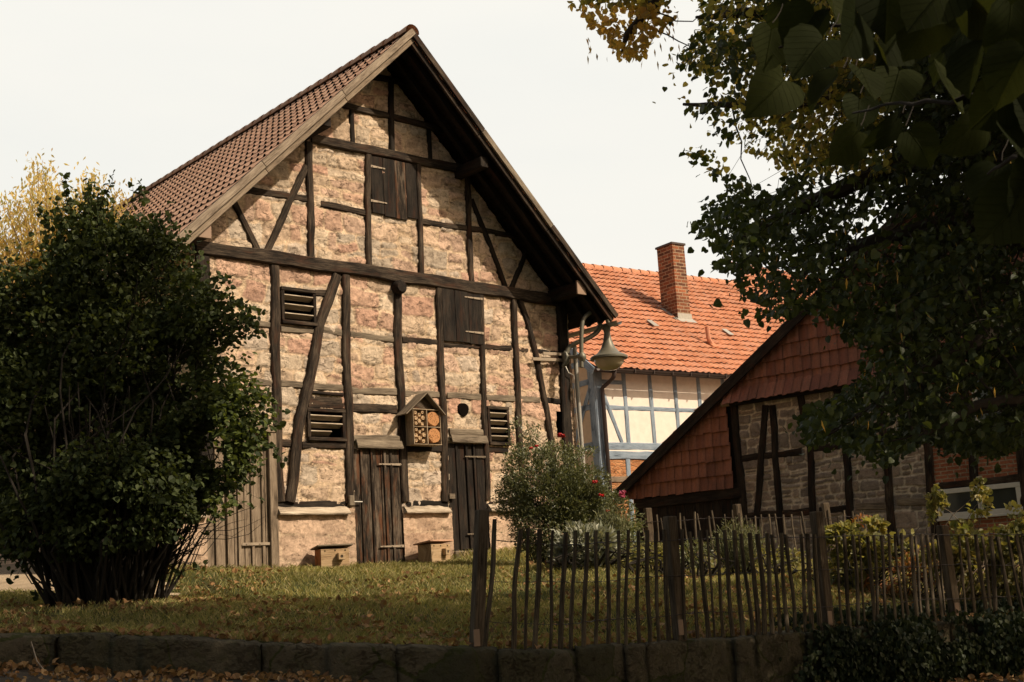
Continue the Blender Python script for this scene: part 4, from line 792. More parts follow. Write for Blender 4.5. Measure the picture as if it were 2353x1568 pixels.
beam('render_strip', oh, [(.27, (b1 + b2) / 2), (WLEN, (b1 + b2) / 2)], .09, .022, M['cream'], back=.02, wob=.002)
beam('rail', oh, [(.26, O(0, (300, 892))[0][1]), (O(0, (375, 892))[0][0], O(0, (300, 892))[0][1])], .13, .014, M['blue'], back=.02, wob=.004)
beam('brace', oh, [O(0, (257, 965))[0], O(0, (368, 1250))[0]], .13, .016, M['blue'], back=.02, wob=.004)
u = O(0, (405, 1400))[0][0]; beam('post', oh, [(u, -.4), (u, b2)], .16, .022, M['blue'], back=.02, wob=.004); beam('rail', oh, [(.26, bb), (u, bb)], .16, .03, M['doorgrey'], back=.02, wob=.01)
for uu_ in (3.0, 4.4, 5.8): beam('post', oh, [(uu_, -.4), (uu_, b2)], .16, .022, M['blue'], back=.02, wob=.004)
# left gable timbers (wall runs back along +y)
def gbeam(nm, p, q, w=.15):
    mb = MB(); a = Vector((0, p[0], p[1])); b = Vector((0, q[0], q[1])); d = (b - a); n_ = Vector((0, -d.z, d.y)).normalized() * (w / 2); mb.box((a + b) / 2 + Vector((.0, 0, 0)), d / 2, (.018, 0, 0), n_, .003); mb.build(nm, M['blue'], oh)
gl = Frame(OF.o, 34.8 + 90); GL = lambda x, y: gl.uz(c8(x, y))
gbeam('corner_post', (.12, -.4), (.12, wallz - .1), .25)
for z_ in (GL(120, 905)[1], GL(120, 1055)[1]): gbeam('rail', (.2, z_), (6, z_))
gbeam('rail', (.2, GL(120, 785)[1]), (6, GL(120, 785)[1])); gbeam('brace', (GL(180, 940)[0], GL(180, 930)[1]), (GL(90, 1250)[0], GL(90, 1250)[1])); gbeam('beam', (.2, GL(150, 1280)[1]), (6, GL(150, 1280)[1]), .2)
gbeam('post', (1.6, -.4), (1.6, wallz + 1)); gbeam('post', (3.2, -.4), (3.2, wallz + 2))
# roof
s_o = Vector((0, -1, -SLP)).normalized(); n_o = Vector((0, -SLP, 1)).normalized(); s_b = Vector((0, 1, -SLP)).normalized(); n_b = Vector((0, SLP, 1)).normalized()
RL = (hD + .4) * sqrt(1 + SLP ** 2)
tile_sheet('roof_tiles', oh, Vector((-.25, hD, RZ)) , (1, 0, 0), s_o, n_o, int(12.3 / .21), 22, .21, RL / 22, M['otile'], .055, .04, .012, rollw=.42, jit=.007, seed=8)
mb = MB(); a = Vector((0, hD, RZ)) - n_o * .02; b = a + s_o * RL
mb.loft([[(x, p.y, p.z) for p in (a, b, b - n_o * .10, a - n_o * .10)] for x in (-.25, 12.05)]); mb.build('roof_deck', M['gutter'], oh)
a = Vector((0, hD, RZ)) - n_b * .02; b = a + s_b * RL; mb = MB(); mb.loft([[(x, p.y, p.z) for p in (a, b, b - n_b * .10, a - n_b * .10)] for x in (-.25, 12.05)]); mb.build('roof_back_slope', M['otile'], oh)
mb = MB(); x = -.3
while x < 12: mb.loft([[(x + t, hD + r * cos(a), RZ - .03 + r * sin(a)) for a in np.linspace(-.2, pi + .2, 8)] for t, r in ((0, .15), (.42, .12))], closed=False); x += .39
mb.build('ridge_tiles', M['otile'], oh, True)
mb = MB(); c = Vector((-.27, hD, RZ)) + s_o * (RL / 2) - n_o * .09; mb.box(c, s_o * (RL / 2), (.02, 0, 0), n_o * .10, .004); mb.build('verge_board', M['blue'], oh)
mb = MB(); gy, gz_ = -.48, EZ - .02; mb.loft([[(x, gy + .075 * cos(a), gz_ + .075 * sin(a)) for a in np.linspace(pi, 2 * pi, 8)] for x in (-.2, 12)], closed=False); mb.build('gutter', M['gutter'], oh, True)
for x in np.arange(.3, 12, .65):
    mb = MB(); mb.bx(x - .012, x + .012, -.57, -.39, gz_ - .085, gz_ + .012); mb.build('gutter_bracket', M['gutter'], oh)
p0, p1, p2, p3, p4, p5 = [O(of, q)[0] for of, q in ((.45, (322, 815)), (.45, (318, 862)), (.2, (285, 893)), (.06, (242, 930)), (.06, (250, 1100)), (.06, (278, 1560)))]
mb = MB(); mb.tube(smooth_pts([Vector((p0[0], -.48, p0[1])), Vector((p1[0], -.45, p1[1])), Vector((p2[0], -.25, p2[1])), Vector((p3[0], -.12, p3[1]))], 4) + [Vector((p3[0] + .02, -.12, -.3))], .055, 10); mb.build('downpipe', M['gutter'], oh, True)
# chimney: stands on the roof slope
d_ = 2.5
for _ in range(30):      # depth at which the foot of the chimney's near corner meets the slope
    u_, z_ = OF.uz(c8(703, 530), -d_); d_ += ((z_ - EZ) / SLP - .4 - d_) * .4
cu, cd = u_, d_; tz = OF.uz(c8(663, 72), -cd)[1]
cw_ = OF.uz(c8(778, 515), -cd)[0] - cu; cdp = .72
mb = MB(); mb.loft([[(cu + cw_ * a + tx * e, cd + cdp * b, z) for a, b, e in ((0, 0, 1), (1, 0, -1), (1, 1, -1), (0, 1, 1))] for z, tx in ((EZ + SLP * (cd + .4) - .3, 0.), (tz, .02))]); ch = mb.build('chimney', M['chbrick'], oh)
mb = MB(); mb.bx(cu - .03, cu + cw_ + .03, cd - .03, cd + cdp + .03, tz + .001, tz + .07, .01); mb.build('chimney_cap', M['gutter'], ch)
mb = MB(); zf = EZ + SLP * (cd + .4); mb.box((cu + cw_ / 2, cd - .07, zf + .02), (cw_ / 2 + .08, 0, 0), s_o * .14, n_o * .02, .004); mb.box((cu + cw_ / 2, cd - .015, zf + .12), (cw_ / 2 + .02, 0, 0), (0, .012, 0), (0, 0, .13), .002)
for sx in (-.06, cw_ + .06): mb.box((cu + sx, cd + cdp / 2, zf + SLP * cdp / 2 + .05), (.06, 0, 0), s_o * (cdp * .7), n_o * .02, .004)
mb.build('flashing', M['zinc'], ch)
def onroof(x, y):
    d_ = 2.
    for _ in range(40): u_, z_ = OF.uz(c8(x, y), -d_); d_ += ((z_ - EZ) / SLP - .4 - d_) * .4
    return Vector((u_, d_, EZ + SLP * (d_ + .4)))
q = onroof(905, 680); mb = MB(); mb.box(q + n_o * .05, (.12, 0, 0), s_o * .16, n_o * .03, .01); mb.tube([q, q + Vector((-.12, 0, .22)), q + Vector((-.14, 0, .58))], .07, 10); mb.build('vent_pipe', M['otile'], oh)
for x, y in ((545, 560), (990, 612)):
    q = onroof(x, y); mb = MB(); mb.box(q + n_o * .10, (.10, 0, 0), s_o * .2, n_o * .01, .002); mb.build('glass_tile', M['zinc'], oh)
# ================================================================== HIPPED ROOF HOUSE BEHIND
NF = mkframe(c8(1230, 400), 52, -50, 2.3)
nh = empty('hipped_roof_house', NF.o, NF.yaw, 'far house with a hipped orange brown roof rising behind the lime tree', 'house')
nt_ = NF.uz(c8(1275, 228), -3.); ne = nt_[1] - 3.0
mb = MB(); mb.bx(-4, 4, 0, 6, -.5, ne, .01); mb.build('wall', M['cream2'], nh)
px_ = nt_[0]
for nm, Oo, Uu, Vv, Nn, nc, L, w in (('roof_tiles', (px_ - 4.5, 3., nt_[1]), (1, 0, 0), Vector((0, -1, -.9)), Vector((0, -.9, 1)), 42, 0, 0),):
    Vv.normalize(); Nn.normalize(); o = tile_sheet(nm, nh, Oo, Uu, Vv, Nn, 22, 14, .21, .33, M['otile'], .04, .05, seed=21)
    cut(o, (px_, 0, nt_[1]), (1.0, .9 * 0 + 0.0, .0) if False else Vector((1, .0, .0)))
V2_ = Vector((1, 0, -.9)).normalized(); N2_ = Vector((.9, 0, 1)).normalized()
o = tile_sheet('roof_tiles', nh, Vector((px_, 6.2, nt_[1])), (0, -1, 0), V2_, N2_, 32, 14, .21, .33, M['otile'], .04, .05, seed=22)
mb = MB(); x0 = px_ - 4.5; zt = nt_[1] - .06
mb.v = [(x0, 3, zt), (px_, 3, zt), (px_, 6.2, zt), (x0, 6.2, zt), (x0, -1.1, zt - 3.7), (px_ + 4.0, -1.1, zt - 3.7), (px_ + 4.0, 6.2, zt - 3.7)]; mb.f = [(0, 1, 2, 3), (0, 4, 5, 1), (1, 5, 6, 2)]; mb.uv = [(0, 0)] * 7; mb.build('roof_deck', M['otile'], nh)
for a, b in ((Vector((px_, 3, nt_[1])), Vector((px_ + 3.6, -.7, nt_[1] - 3.3))), (Vector((x0, 3, nt_[1])), Vector((px_, 3, nt_[1])))):
    mb = MB(); n = int((b - a).length / .35)
    for i in range(n): p, q = a.lerp(b, i / n), a.lerp(b, (i + 1.15) / n); mb.tube([p, q], [.11, .14], 8)
    mb.build('hip_tiles', M['otile'], nh, True)
# ================================================================== TILE HUNG STONE BARN ON THE RIGHT
RF = mkframe(c9(700, 1200), 26, -38.66, 1.55)
rb = empty('tile_hung_stone_barn', RF.o, RF.yaw, 'dark timbered stone barn with red tile hung gable, brick end and white framed windows', 'barn')
Rz = lambda cf, x, y, off=0.: RF.uz(cf(x, y), off)
vf = RF.uz((1425, 1120), .25); va = RF.uz((1850, 700), .25); slope = (va[1] - vf[1]) / (va[0] - vf[0]); AP = 2.6; APZ2 = vf[1] + slope * (AP - vf[0])
def vz(u): return vf[1] + slope * (u - vf[0]) if u < AP else APZ2 - slope * (u - AP)
uS = Rz(c9, 103, 1000)[0]; uBk = Rz(c9, 1235, 1100)[0]; uE = 9.5; zUp = RF.uz((1672, 926))[1]; zLow = RF.uz((1600, 1132))[1]; bz = -.6
sw_ = wall_panel('stone_wall', [(uS, bz), (uBk, bz), (uBk, zUp + .25), (uS, zUp + .25)], M['sidestone'], rb, 0., .022); masonry(sw_, (.13, .34), (.14, .5), GREYPAL, .009, .08, .022, .006, .03, 9, .35)
wall_panel('brick_wall', [(uBk, bz), (uE, bz), (uE, zUp + .25), (uBk, zUp + .25)], M['brick'], rb, .0)
wall_panel('gable_backing', [(vf[0] + .1, zLow), (uS, zLow), (uS, zUp + .2), (uE, zUp + .2), (uE, vz(uE) - .15), (AP, APZ2 - .15), (vf[0] + .1, vf[1] - .1)], M['black'], rb, .03)
mb = MB(); x = vf[0] + .35
while x < uS - .05:
    mb.bx(x, min(x + .22, uS - .03), -.0, .04, bz, zLow + .1, .006); x += .23
mb.build('barn_door', M['black'], rb, label='dark boarded garage door under the red tiles')
mb = MB(); mb.bx(vf[0] + .2, vf[0] + .36, -.03, .1, bz, zLow, .01); mb.build('post', M['black'], rb)
mb = MB(); mb.bx(vf[0] + .2, uS + .02, -.06, .1, zLow - .22, zLow - .0, .01); mb.build('door_lintel', M['black'], rb)
beam('post', rb, [(uS + .02, bz), (uS + .02, zUp)], .18, .05, M['black'])
# hung tiles
cwt, rht = .205, .31
t1 = tile_sheet('hung_tiles', rb, Vector((vf[0] - .3, -.03, zUp + .02)), (1, 0, 0), (0, 0, -1), (0, -1, 0), int((uS - vf[0] + .3) / cwt), 6, cwt, (zUp + .02 - zLow) / 6, M['wtile'], .06, .03, .035, rollw=.42, jit=.005, seed=31)
cut(t1, (vf[0], 0, vf[1] - .12), (-slope, 0, 1))
hgt = APZ2 - zUp; nr_ = int(hgt / rht) + 1
t2 = tile_sheet('hung_tiles', rb, Vector((uS - 3.8, -.05, zUp + .1 + nr_ * rht)), (1, 0, 0), (0, 0, -1), (0, -1, 0), int((uE - uS + 3.8) / cwt), nr_, cwt, rht, M['wtile'], .06, .03, .035, rollw=.42, jit=.005, seed=32)
cut(t2, (vf[0], 0, vf[1] - .12), (-slope, 0, 1)); cut(t2, (AP, 0, APZ2 - .12), (slope, 0, 1))
tz0 = zUp + .33
sk = Vector((0, -.55, -1)).normalized(); skn = Vector((0, -1, .55)).normalized()
t3 = tile_sheet('skirt_tiles', rb, Vector((uS - .12, -.07, tz0 - .05)), (1, 0, 0), sk, skn, int((uE - uS) / cwt), 1, cwt, .40, M['wtile'], .03, .03, .012, rollw=.42, jit=.004, seed=33)
mb = MB(); mb.bx(uS + .0, uE, -.19, .02, zUp - .10, zUp + .0, .01); mb.build('soffit_beam', M['black'], rb)
mb = MB(); mb.box((uS + .05, -.1, zUp - .02), (.28, 0, 0), (0, .06, 0), (0, 0, .07), .02); mb.build('beam_end', M['doorgrey'], rb)
# roof slab
sdir = Vector((-1, 0, -slope)).normalized(); snr = Vector((-slope, 0, 1)).normalized(); Lr = (Vector((AP, 0, APZ2)) - Vector((vf[0] - .25, 0, vz(vf[0] - .25)))).length
nrr = int(Lr / .34)
tile_sheet('roof_tiles', rb, Vector((AP, 8., APZ2 + .05)), (0, -1, 0), sdir, snr, int(8.3 / .22), nrr, .22, Lr / nrr, M['tile'], .045, .045, .014, seed=41, jit=.008)
s2 = Vector((1, 0, -slope)).normalized(); n2 = Vector((slope, 0, 1)).normalized(); tile_sheet('roof_tiles', rb, Vector((AP, -.3, APZ2 + .05)), (0, 1, 0), s2, n2, int(8.3 / .22), nrr, .22, Lr / nrr, M['otile'], .045, .045, .014, seed=42, jit=.008)
for s_, n_ in ((sdir, snr), (s2, n2)):
    a = Vector((AP, 0, APZ2)) + n_ * .02; b = a + s_ * Lr; mb = MB(); mb.loft([[(p.x, y, p.z) for p in (a, b, b - n_ * .07, a - n_ * .07)] for y in (-.24, 8)]); mb.build('roof_deck', M['black'], rb)
    c = (a + b) / 2 - n_ * .10; mb = MB(); mb.box((c.x, -.26, c.z), s_ * (Lr / 2), (0, .025, 0), n_ * .11, .005); mb.build('verge_board', M['black'], rb)
# timbers of the stone wall
for nm, pts, w in (('post', [Rz(c9, 272, 745), Rz(c9, 250, 1050), Rz(c9, 218, 1430), (Rz(c9, 205, 1500)[0], bz)], .15), ('post', [Rz(c9, 312, 745), Rz(c9, 335, 1080), Rz(c9, 358, 1430), (Rz(c9, 366, 1500)[0], bz)], .15),
    ('post', [(Rz(c9, 525, 1000)[0] - .05, zUp), Rz(c9, 535, 1000), Rz(c9, 558, 1400), (Rz(c9, 560, 1400)[0], bz)], .15), ('post', [(Rz(c9, 745, 1000)[0] - .05, zUp), Rz(c9, 750, 1000), Rz(c9, 778, 1400), (Rz(c9, 780, 1400)[0], bz)], .16),
    ('post', [(Rz(c9, 985, 1000)[0] - .05, zUp), Rz(c9, 988, 1000), Rz(c9, 1022, 1460), (Rz(c9, 1025, 1460)[0], bz)], .17), ('post', [(Rz(c9, 1236, 1000)[0] - .05, zUp), Rz(c9, 1236, 1010), Rz(c9, 1256, 1260), (Rz(c9, 1262, 1400)[0], bz)], .17),
    ('post', [(Rz(c9, 1500, 1020)[0], zUp), Rz(c9, 1500, 1020), Rz(c9, 1516, 1205)], .16), ('post', [(Rz(c9, 1775, 950)[0] - .05, zUp), Rz(c9, 1780, 950), Rz(c9, 1806, 1250), (Rz(c9, 1820, 1400)[0], bz)], .17)):
    beam(nm, rb, pts, w, .045, M['black'] if w < .17 else M['beam'], wob=.015)
zr1 = Rz(c9, 300, 1045)[1]; zr2 = Rz(c9, 450, 1380)[1]
for a, b, z, m in ((105, 505, zr1, 'black'), (550, 735, zr1 + .03, 'black'), (775, 970, zr1 + .03, 'black'), (1020, 1225, zr1 + .02, 'beam'), (145, 545, zr2, 'beam'), (575, 765, zr2 - .02, 'black'), (795, 1005, zr2 - .02, 'beamgrey'), (1040, 1240, zr2, 'beamgrey')):
    beam('rail', rb, [(Rz(c9, a, 1200)[0], z), (Rz(c9, b, 1200)[0], z + random.uniform(-.03, .03))], .15, .03, M[m], wob=.02)
zb3 = Rz(c9, 1500, 1207)[1]; beam('rail', rb, [(uBk + .05, zb3), (uE, zb3)], .14, .035, M['beam'], wob=.01)
beam('rail', rb, [(uBk + .05, zUp - .9), (uE, zUp - .9)], .14, .03, M['black'], wob=.01)
def window(R, mull, y=-.05, parent=rb, fw=.09):
    a, b, c, d = R; mb = MB()
    mb.bx(a, b, y, .02, d - fw, d, .005); mb.bx(a, b, y - .012, .02, c, c + fw, .005); mb.bx(a, a + fw, y + .003, .02, c + fw + .001, d - fw - .001, .004); mb.bx(b - fw, b, y + .003, .02, c + fw + .001, d - fw - .001, .004)
    w = mb.build('window', M['whiteframe'], parent)
    mb = MB()
    for m in mull: x = a + (b - a) * m; mb.bx(x - .022, x + .022, y + .015, .02, c + fw + .001, d - fw - .001, .003)
    if len(mull) < 2: z = c + (d - c) * .5; mb.bx(a + fw + .001, b - fw - .001, y + .018, .02, z - .018, z + .018, .002)
    if mb.v: mb.build('glazing_bar', M['whiteframe'], w)
    mb = MB(); mb.quad((a + fw, -.012, c + fw), (b - fw, -.012, c + fw), (b - fw, -.012, d - fw), (a + fw, -.012, d - fw)); mb.build('pane', M['glass'], w)
    mb = MB(); mb.bx(a - .03, b + .03, y - .04, .0, c - .05, c - .002, .006); mb.build('sill', M['whiteframe'], w)
w1a, w1b = Rz(c9, 1285, 1250), Rz(c9, 1785, 1205); w1c = Rz(c9, 1300, 1420)
window((w1a[0], w1b[0], w1c[1], w1a[1]), (.53, .5))
w2a, w2b = Rz(c9, 1490, 600), Rz(c9, 1735, 860)
window((w2a[0], w2b[0], w2b[1] - .05, w2a[1] + .1), (.5,))
for nm, pts in (('side_wall', [(vf[0] + .25, 0), (vf[0] + .25, 8)]), ('side_wall', [(uE, 0), (uE, 8)])):
    x = pts[0][0]; mb = MB(); mb.quad((x, 0, bz), (x, 8, bz), (x, 8, vz(x) - .1), (x, 0, vz(x) - .1)); mb.build(nm, M['dkstone'], rb)
# ================================================================== OUTBUILDING BEHIND THE SHRUB (left)
LF = mkframe((235, 1290), 27, -18, 2.75)
lb = empty('old_outbuilding', LF.o, LF.yaw, 'old plastered outbuilding with stone plinth and tiled roof behind the dark shrub', 'outbuilding')
le = LF.uz((120, 790))[1]
wall_panel('wall', [(-9, .7), (0, .7), (0, le), (-9, le)], M['rubble2'], lb, 0.); wall_panel('plinth', [(-9.05, -.4), (.05, -.4), (.05, .72), (-9.05, .72)], M['ashlar'], lb, -.05)
mb = MB(); mb.quad((.0, 0, -.4), (.0, 6, -.4), (.0, 6, le), (.0, 0, le)); mb.v += [(0, 0, le), (0, 6, le), (0, 3, le + 2.6)]; mb.f.append((4, 5, 6)); mb.uv += [(0, 0)] * 3; mb.build('end_wall', M['rubble2'], lb)
for u in (-.1, -1.35, -2.6, -3.9, -5.2): beam('post', lb, [(u, .7), (u, le)], .16, .04, M['black'])
for z in (.76, le - .1, le * .5): beam('rail', lb, [(-9, z), (0, z)], .15, .03, M['black'])
mb = MB(); mb.bx(-1.2, -.3, -.05, -.01, -.2, 1.95, .01); mb.build('door', M['black'], lb)
sv = Vector((0, -1, -.87)).normalized(); sn = Vector((0, -.87, 1)).normalized(); Lq = 3.5 * 1.325
tile_sheet('roof_tiles', lb, Vector((-9.3, 3, le + 2.62)), (1, 0, 0), sv, sn, 44, 14, .22, Lq / 14, M['otile'], .045, .045, .012, seed=51)
mb = MB(); a = Vector((0, 3, le + 2.58)); b = a + sv * Lq; mb.loft([[(x, p.y, p.z) for p in (a, b, b - sn * .1, a - sn * .1)] for x in (-9.3, .35)]); mb.build('roof_deck', M['black'], lb)
sv2 = Vector((0, 1, -.87)).normalized(); b = a + sv2 * Lq; n_ = Vector((0, .87, 1)).normalized(); mb = MB(); mb.loft([[(x, p.y, p.z) for p in (a, b, b - n_ * .1, a - n_ * .1)] for x in (-9.3, .35)]); mb.build('roof_back_slope', M['tile'], lb)
# ================================================================== PALING FENCES
def fence(name, line, posts, pickets, h, label, wires=(.2, .55, .88), pw=.042, postw=.10, hp=None, seed=5, bracket=True):
    """line: 3D base polyline; posts: fractions; pickets: list of (fraction, lean u, height)"""
    rnd = random.Random(seed); L = [Vector(p) for p in line]; cum = [0]
    for a, b in zip(L[:-1], L[1:]): cum.append(cum[-1] + (b - a).length)
    def at(f):
        d = max(0, min(.9999, f)) * cum[-1]
        for i in range(len(L) - 1):
            if d <= cum[i + 1]: t = (d - cum[i]) / (cum[i + 1] - cum[i]); return L[i].lerp(L[i + 1], t), (L[i + 1] - L[i]).normalized()
    root = empty(name, L[0], 0, label, 'fence'); O_ = L[0]
    for f, lean, ph, w in posts:
        p, t = at(f); t.z = 0; t.normalize(); nn = Vector((t.y, -t.x, 0)); p = p - O_ ; axis = Vector((t.x * lean, t.y * lean, 1)).normalized()
        mb = MB(); mb.box(p + axis * (ph / 2 - .05) - nn * .03, axis * (ph / 2 + .05), t * (w / 2), nn * (w / 2), .008); po = mb.build('post', M['postwood'], root)
        if bracket: mb = MB(); mb.box(p + nn * (w / 2 - .02) + Vector((0, 0, .08)) + t * (-w * .2), t * .028, nn * .006, (0, 0, .07), .004); mb.build('post_bracket', M['capmetal'], po)
    tops = []
    for k, (f, lean, hh) in enumerate(pickets):
        p, t = at(f); p = p - O_; nn = Vector((t.y, -t.x, 0)).normalized(); tt = Vector((t.x, t.y, 0)).normalized()
        w = pw * rnd.uniform(.78, 1.25); d = w * rnd.uniform(.45, .7); rings = []; n = 9; ph = rnd.random() * 6; am = rnd.uniform(.003, .012); kk = rnd.uniform(.5, 1.1); rot = rnd.uniform(-.5, .5); out = rnd.uniform(-.012, .012)
        for i in range(n + 1):
            s_ = i / n; c = p + Vector((0, 0, hh * s_ - .03)) + tt * (lean * s_ + am * sin(ph + s_ * 6.3 * kk) + rnd.uniform(-.002, .002)) + nn * (.03 + out + .006 * sin(ph * 2 + s_ * 5))
            ww = w * (1 + rnd.uniform(-.08, .08)) * (1 - .12 * s_); ca, sa = cos(rot), sin(rot); a = tt * ca + nn * sa; b = nn * ca - tt * sa
            rings.append([c + a * (ww / 2 * x) + b * (d / 2 * y) for x, y in ((-1, -.5), (-.5, -1), (.5, -1), (1, -.4), (.9, .6), (.3, 1), (-.4, 1), (-1, .5))])
        mb = MB(); mb.loft(rings); mb.build('picket', M['picket'], root)
        tops.append((p, tt, nn, lean))
    for wz in wires:
        for ph in (0, pi):
            mb = MB(); pts = []
            for k in range(len(tops)):
                p, tt, nn, ln = tops[k]; pts.append(p + tt * (ln * wz) + Vector((0, 0, h * wz + .01 * sin(k * .7 + wz * 9))) + nn * (.03 + .022 * (1 if (k % 2 == 0) == (ph == 0) else -1)))
                if k < len(tops) - 1:
                    p2 = tops[k + 1][0]; pts.append((pts[-1] * .5 + (p2 + tt * ln * wz + Vector((0, 0, h * wz)) + nn * .03) * .5) + Vector((0, 0, -.006)))
            mb.tube(pts, .0028, 4); mb.build('wire', M['gutter'], root)
    return root
FL = [A(1095, 1488, 11.1), A(1300, 1487, 11.5), A(1565, 1462, 12.15), A(1908, 1440, 13.0), A(2195, 1418, 14.15), A(2420, 1412, 14.7)]
FLv = [Vector(p) for p in FL]; fpx = [proj(p)[0] for p in FLv]; cum = [0]
for a, b in zip(FLv[:-1], FLv[1:]): cum.append(cum[-1] + (b - a).length)
def frac(px): return float(np.interp(px, fpx, cum)) / cum[-1]
pk6 = [(350, 295), (403, 373), (475, 430), (555, 520), (637, 590), (697, 650), (760, 722), (820, 795), (885, 868), (952, 930), (1008, 970), (1060, 1045), (1115, 1110), (1165, 1172), (1218, 1230), (1330, 1340), (1370, 1400), (1428, 1460), (1468, 1497), (1527, 1555), (1568, 1602), (1628, 1665), (1665, 1712), (1720, 1752), (1770, 1795), (1820, 1840), (1858, 1893), (1905, 1930), (1945, 1988)]
pk7 = [(490, 492), (535, 528), (570, 580), (700, 718), (752, 755), (797, 802), (830, 845), (887, 890), (925, 922), (970, 968), (1008, 1010), (1052, 1062), (1080, 1100), (1138, 1145), (1170, 1178), (1210, 1222), (1247, 1265), (1270, 1297), (1305, 1335), (1437, 1455), (1483, 1515), (1530, 1580), (1572, 1610), (1620, 1635), (1660, 1735), (1718, 1800), (1775, 1830), (1800, 1850), (1840, 1880)]
picks = [(frac(1112) , .17, 1.10)]
for cf, lst, ty, by in ((c6, pk6, 655, 1315), (c7, pk7, 690, 1150)):
    for a, b in lst:
        bx_ = cf(b, by)[0]; tx_ = cf(a, ty)[0]; f = frac(bx_); depth = float(np.interp(bx_, fpx, [proj(p)[2] for p in FLv]))
        picks.append((f, (tx_ - bx_ + 16.) / F * depth * 1.0, float(np.interp(bx_, [1100, 1560, 1900, 2190, 2400], [1.04, 1.0, .93, .90, .88])) + random.uniform(-.018, .018)))
picks.sort()
posts = [(frac(1098), .11, 1.16, .10), (frac(1566), .0, 1.10, .10), (frac(1908), -.0, 1.13, .10), (frac(2200), -.03, .98, .10)]
fence('paling_fence', FL, posts, picks, 1.0, 'front rustic paling fence of split chestnut stakes standing on the stone wall', seed=5)
# two split stakes bound to the first post
FB = [Vector(p) for p in (A(1470, 1290, 19.3), A(1680, 1290, 19.8), A(1905, 1275, 20.4))]
for p in FB: p.z = float(lawnz(p.x, p.y))
FB2 = [FB[0] + Vector((.0, .0, 0)), FB[1], FB[2], FB[2] + Vector((.9, .1, 0))]
rnd = random.Random(4); n2 = 31
fence('paling_fence', FB2, [(.05, 0, 1.0, .10), (.42, -.03, 1.0, .10), (.80, -.04, 1.03, .10)], [(.01 + i / n2 * .97 + rnd.uniform(-.006, .006), rnd.uniform(-.10, .02), rnd.uniform(.84, .95)) for i in range(n2)], .9, 'rear sunlit paling fence of thin stakes at the back of the garden', seed=9, pw=.03, bracket=False)
# ================================================================== VEGETATION
def norm(a): return a / np.maximum(np.linalg.norm(a, axis=-1, keepdims=True), 1e-9)
HEART_V = np.array([(0, 0, 0), (0, .5, -.03), (0, 1, -.10), (-.34, .0, .05), (-.47, .38, .09), (-.26, .76, .02), (.34, .0, .05), (.47, .38, .09), (.26, .76, .02)], float)
HEART_F = np.array([(0, 1, 4, 3), (1, 2, 5, 4), (0, 6, 7, 1), (1, 7, 8, 2)])
OVAL_V = np.array([(0, 0, 0), (-.24, .45, .06), (0, 1, -.06), (.24, .45, .06)], float); OVAL_F = np.array([(0, 3, 2, 1)])
BLADE_V = np.array([(0, 0, 0), (-.11, .4, .02), (0, 1, -.1), (.11, .4, .02)], float)
def leaf_mesh(name, pos, size, mat, parent=None, tv=HEART_V, tf=HEART_F, tip=None, droop=.5, up=.8, rng=None, jit=.8, label=None, uvs=False):
    rng = rng or RNG; pos = np.asarray(pos, float); n = len(pos); size = np.broadcast_to(np.asarray(size, float), (n,))
    t = rng.normal(0, 1, (n, 3)) * jit
    if tip is not None: t = t * .6 + tip
    t[:, 2] -= droop; t = norm(t); nn = rng.normal(0, 1, (n, 3)); nn[:, 2] += up; nn = nn - t * (nn * t).sum(-1, keepdims=True); nn = norm(nn); x = np.cross(t, nn)
    wv = rng.uniform(.75, 1.15, n)
    V = pos[:, None, :] + size[:, None, None] * (tv[None, :, 0:1] * wv[:, None, None] * x[:, None, :] + tv[None, :, 1:2] * t[:, None, :] + tv[None, :, 2:3] * nn[:, None, :])
    k = len(tv); Fc = (tf[None] + (np.arange(n) * k)[:, None, None]).reshape(-1, tf.shape[1])
    uv = np.tile(tv[:, :2], (n, 1)) if uvs else None
    o = npmesh(name, V.reshape(-1, 3), Fc, mat, parent, uv=uv)
    if label: o['label'] = label
    return o
def hash_noise(P, sc, seed=0):
    """cheap smooth 3-D value noise for clumping"""
    r = np.random.default_rng(seed); T = r.random((16, 16, 16)); q = P * sc; i = np.floor(q).astype(int); f = q - i; f = f * f * (3 - 2 * f); out = 0
    for dx in (0, 1):
        for dy in (0, 1):
            for dz in (0, 1):
                w = (f[:, 0] if dx else 1 - f[:, 0]) * (f[:, 1] if dy else 1 - f[:, 1]) * (f[:, 2] if dz else 1 - f[:, 2])
                out = out + w * T[(i[:, 0] + dx) % 16, (i[:, 1] + dy) % 16, (i[:, 2] + dz) % 16]
    return out
def nproj(P):
    d = P - np.array(CAM); z = d @ np.array(FW); z = np.where(z > .05, z, np.nan); return CX + F * (d @ np.array(RT)) / z, CY - F * (d @ np.array(UP)) / z, z
def npix(px, py, Y):
    px = np.asarray(px, float); py = np.asarray(py, float); a = (px - CX) / F; b = (py - CY) / F
    d = np.array(FW)[None] + a[:, None] * np.array(RT)[None] - b[:, None] * np.array(UP)[None]; return np.array(CAM)[None] + d * (np.asarray(Y) / d[:, 1])[:, None]
def inpoly(x, y, poly):
    ins = np.zeros(len(x), bool); n = len(poly)
    for k in range(n):
        x1, y1 = poly[k]; x2, y2 = poly[(k + 1) % n]; ins ^= ((y1 > y) != (y2 > y)) & (x < (x2 - x1) * (y - y1) / ((y2 - y1) or 1e-9) + x1)
    return ins
def tubes(name, lst, mat, parent, k=5):
    """many tapering twigs as one mesh"""
    mb = MB()
    for pts, r0, r1 in lst: mb.tube(pts, list(np.linspace(r0, r1, len(pts))), k, caps=False)
    return mb.build(name, mat, parent, True)
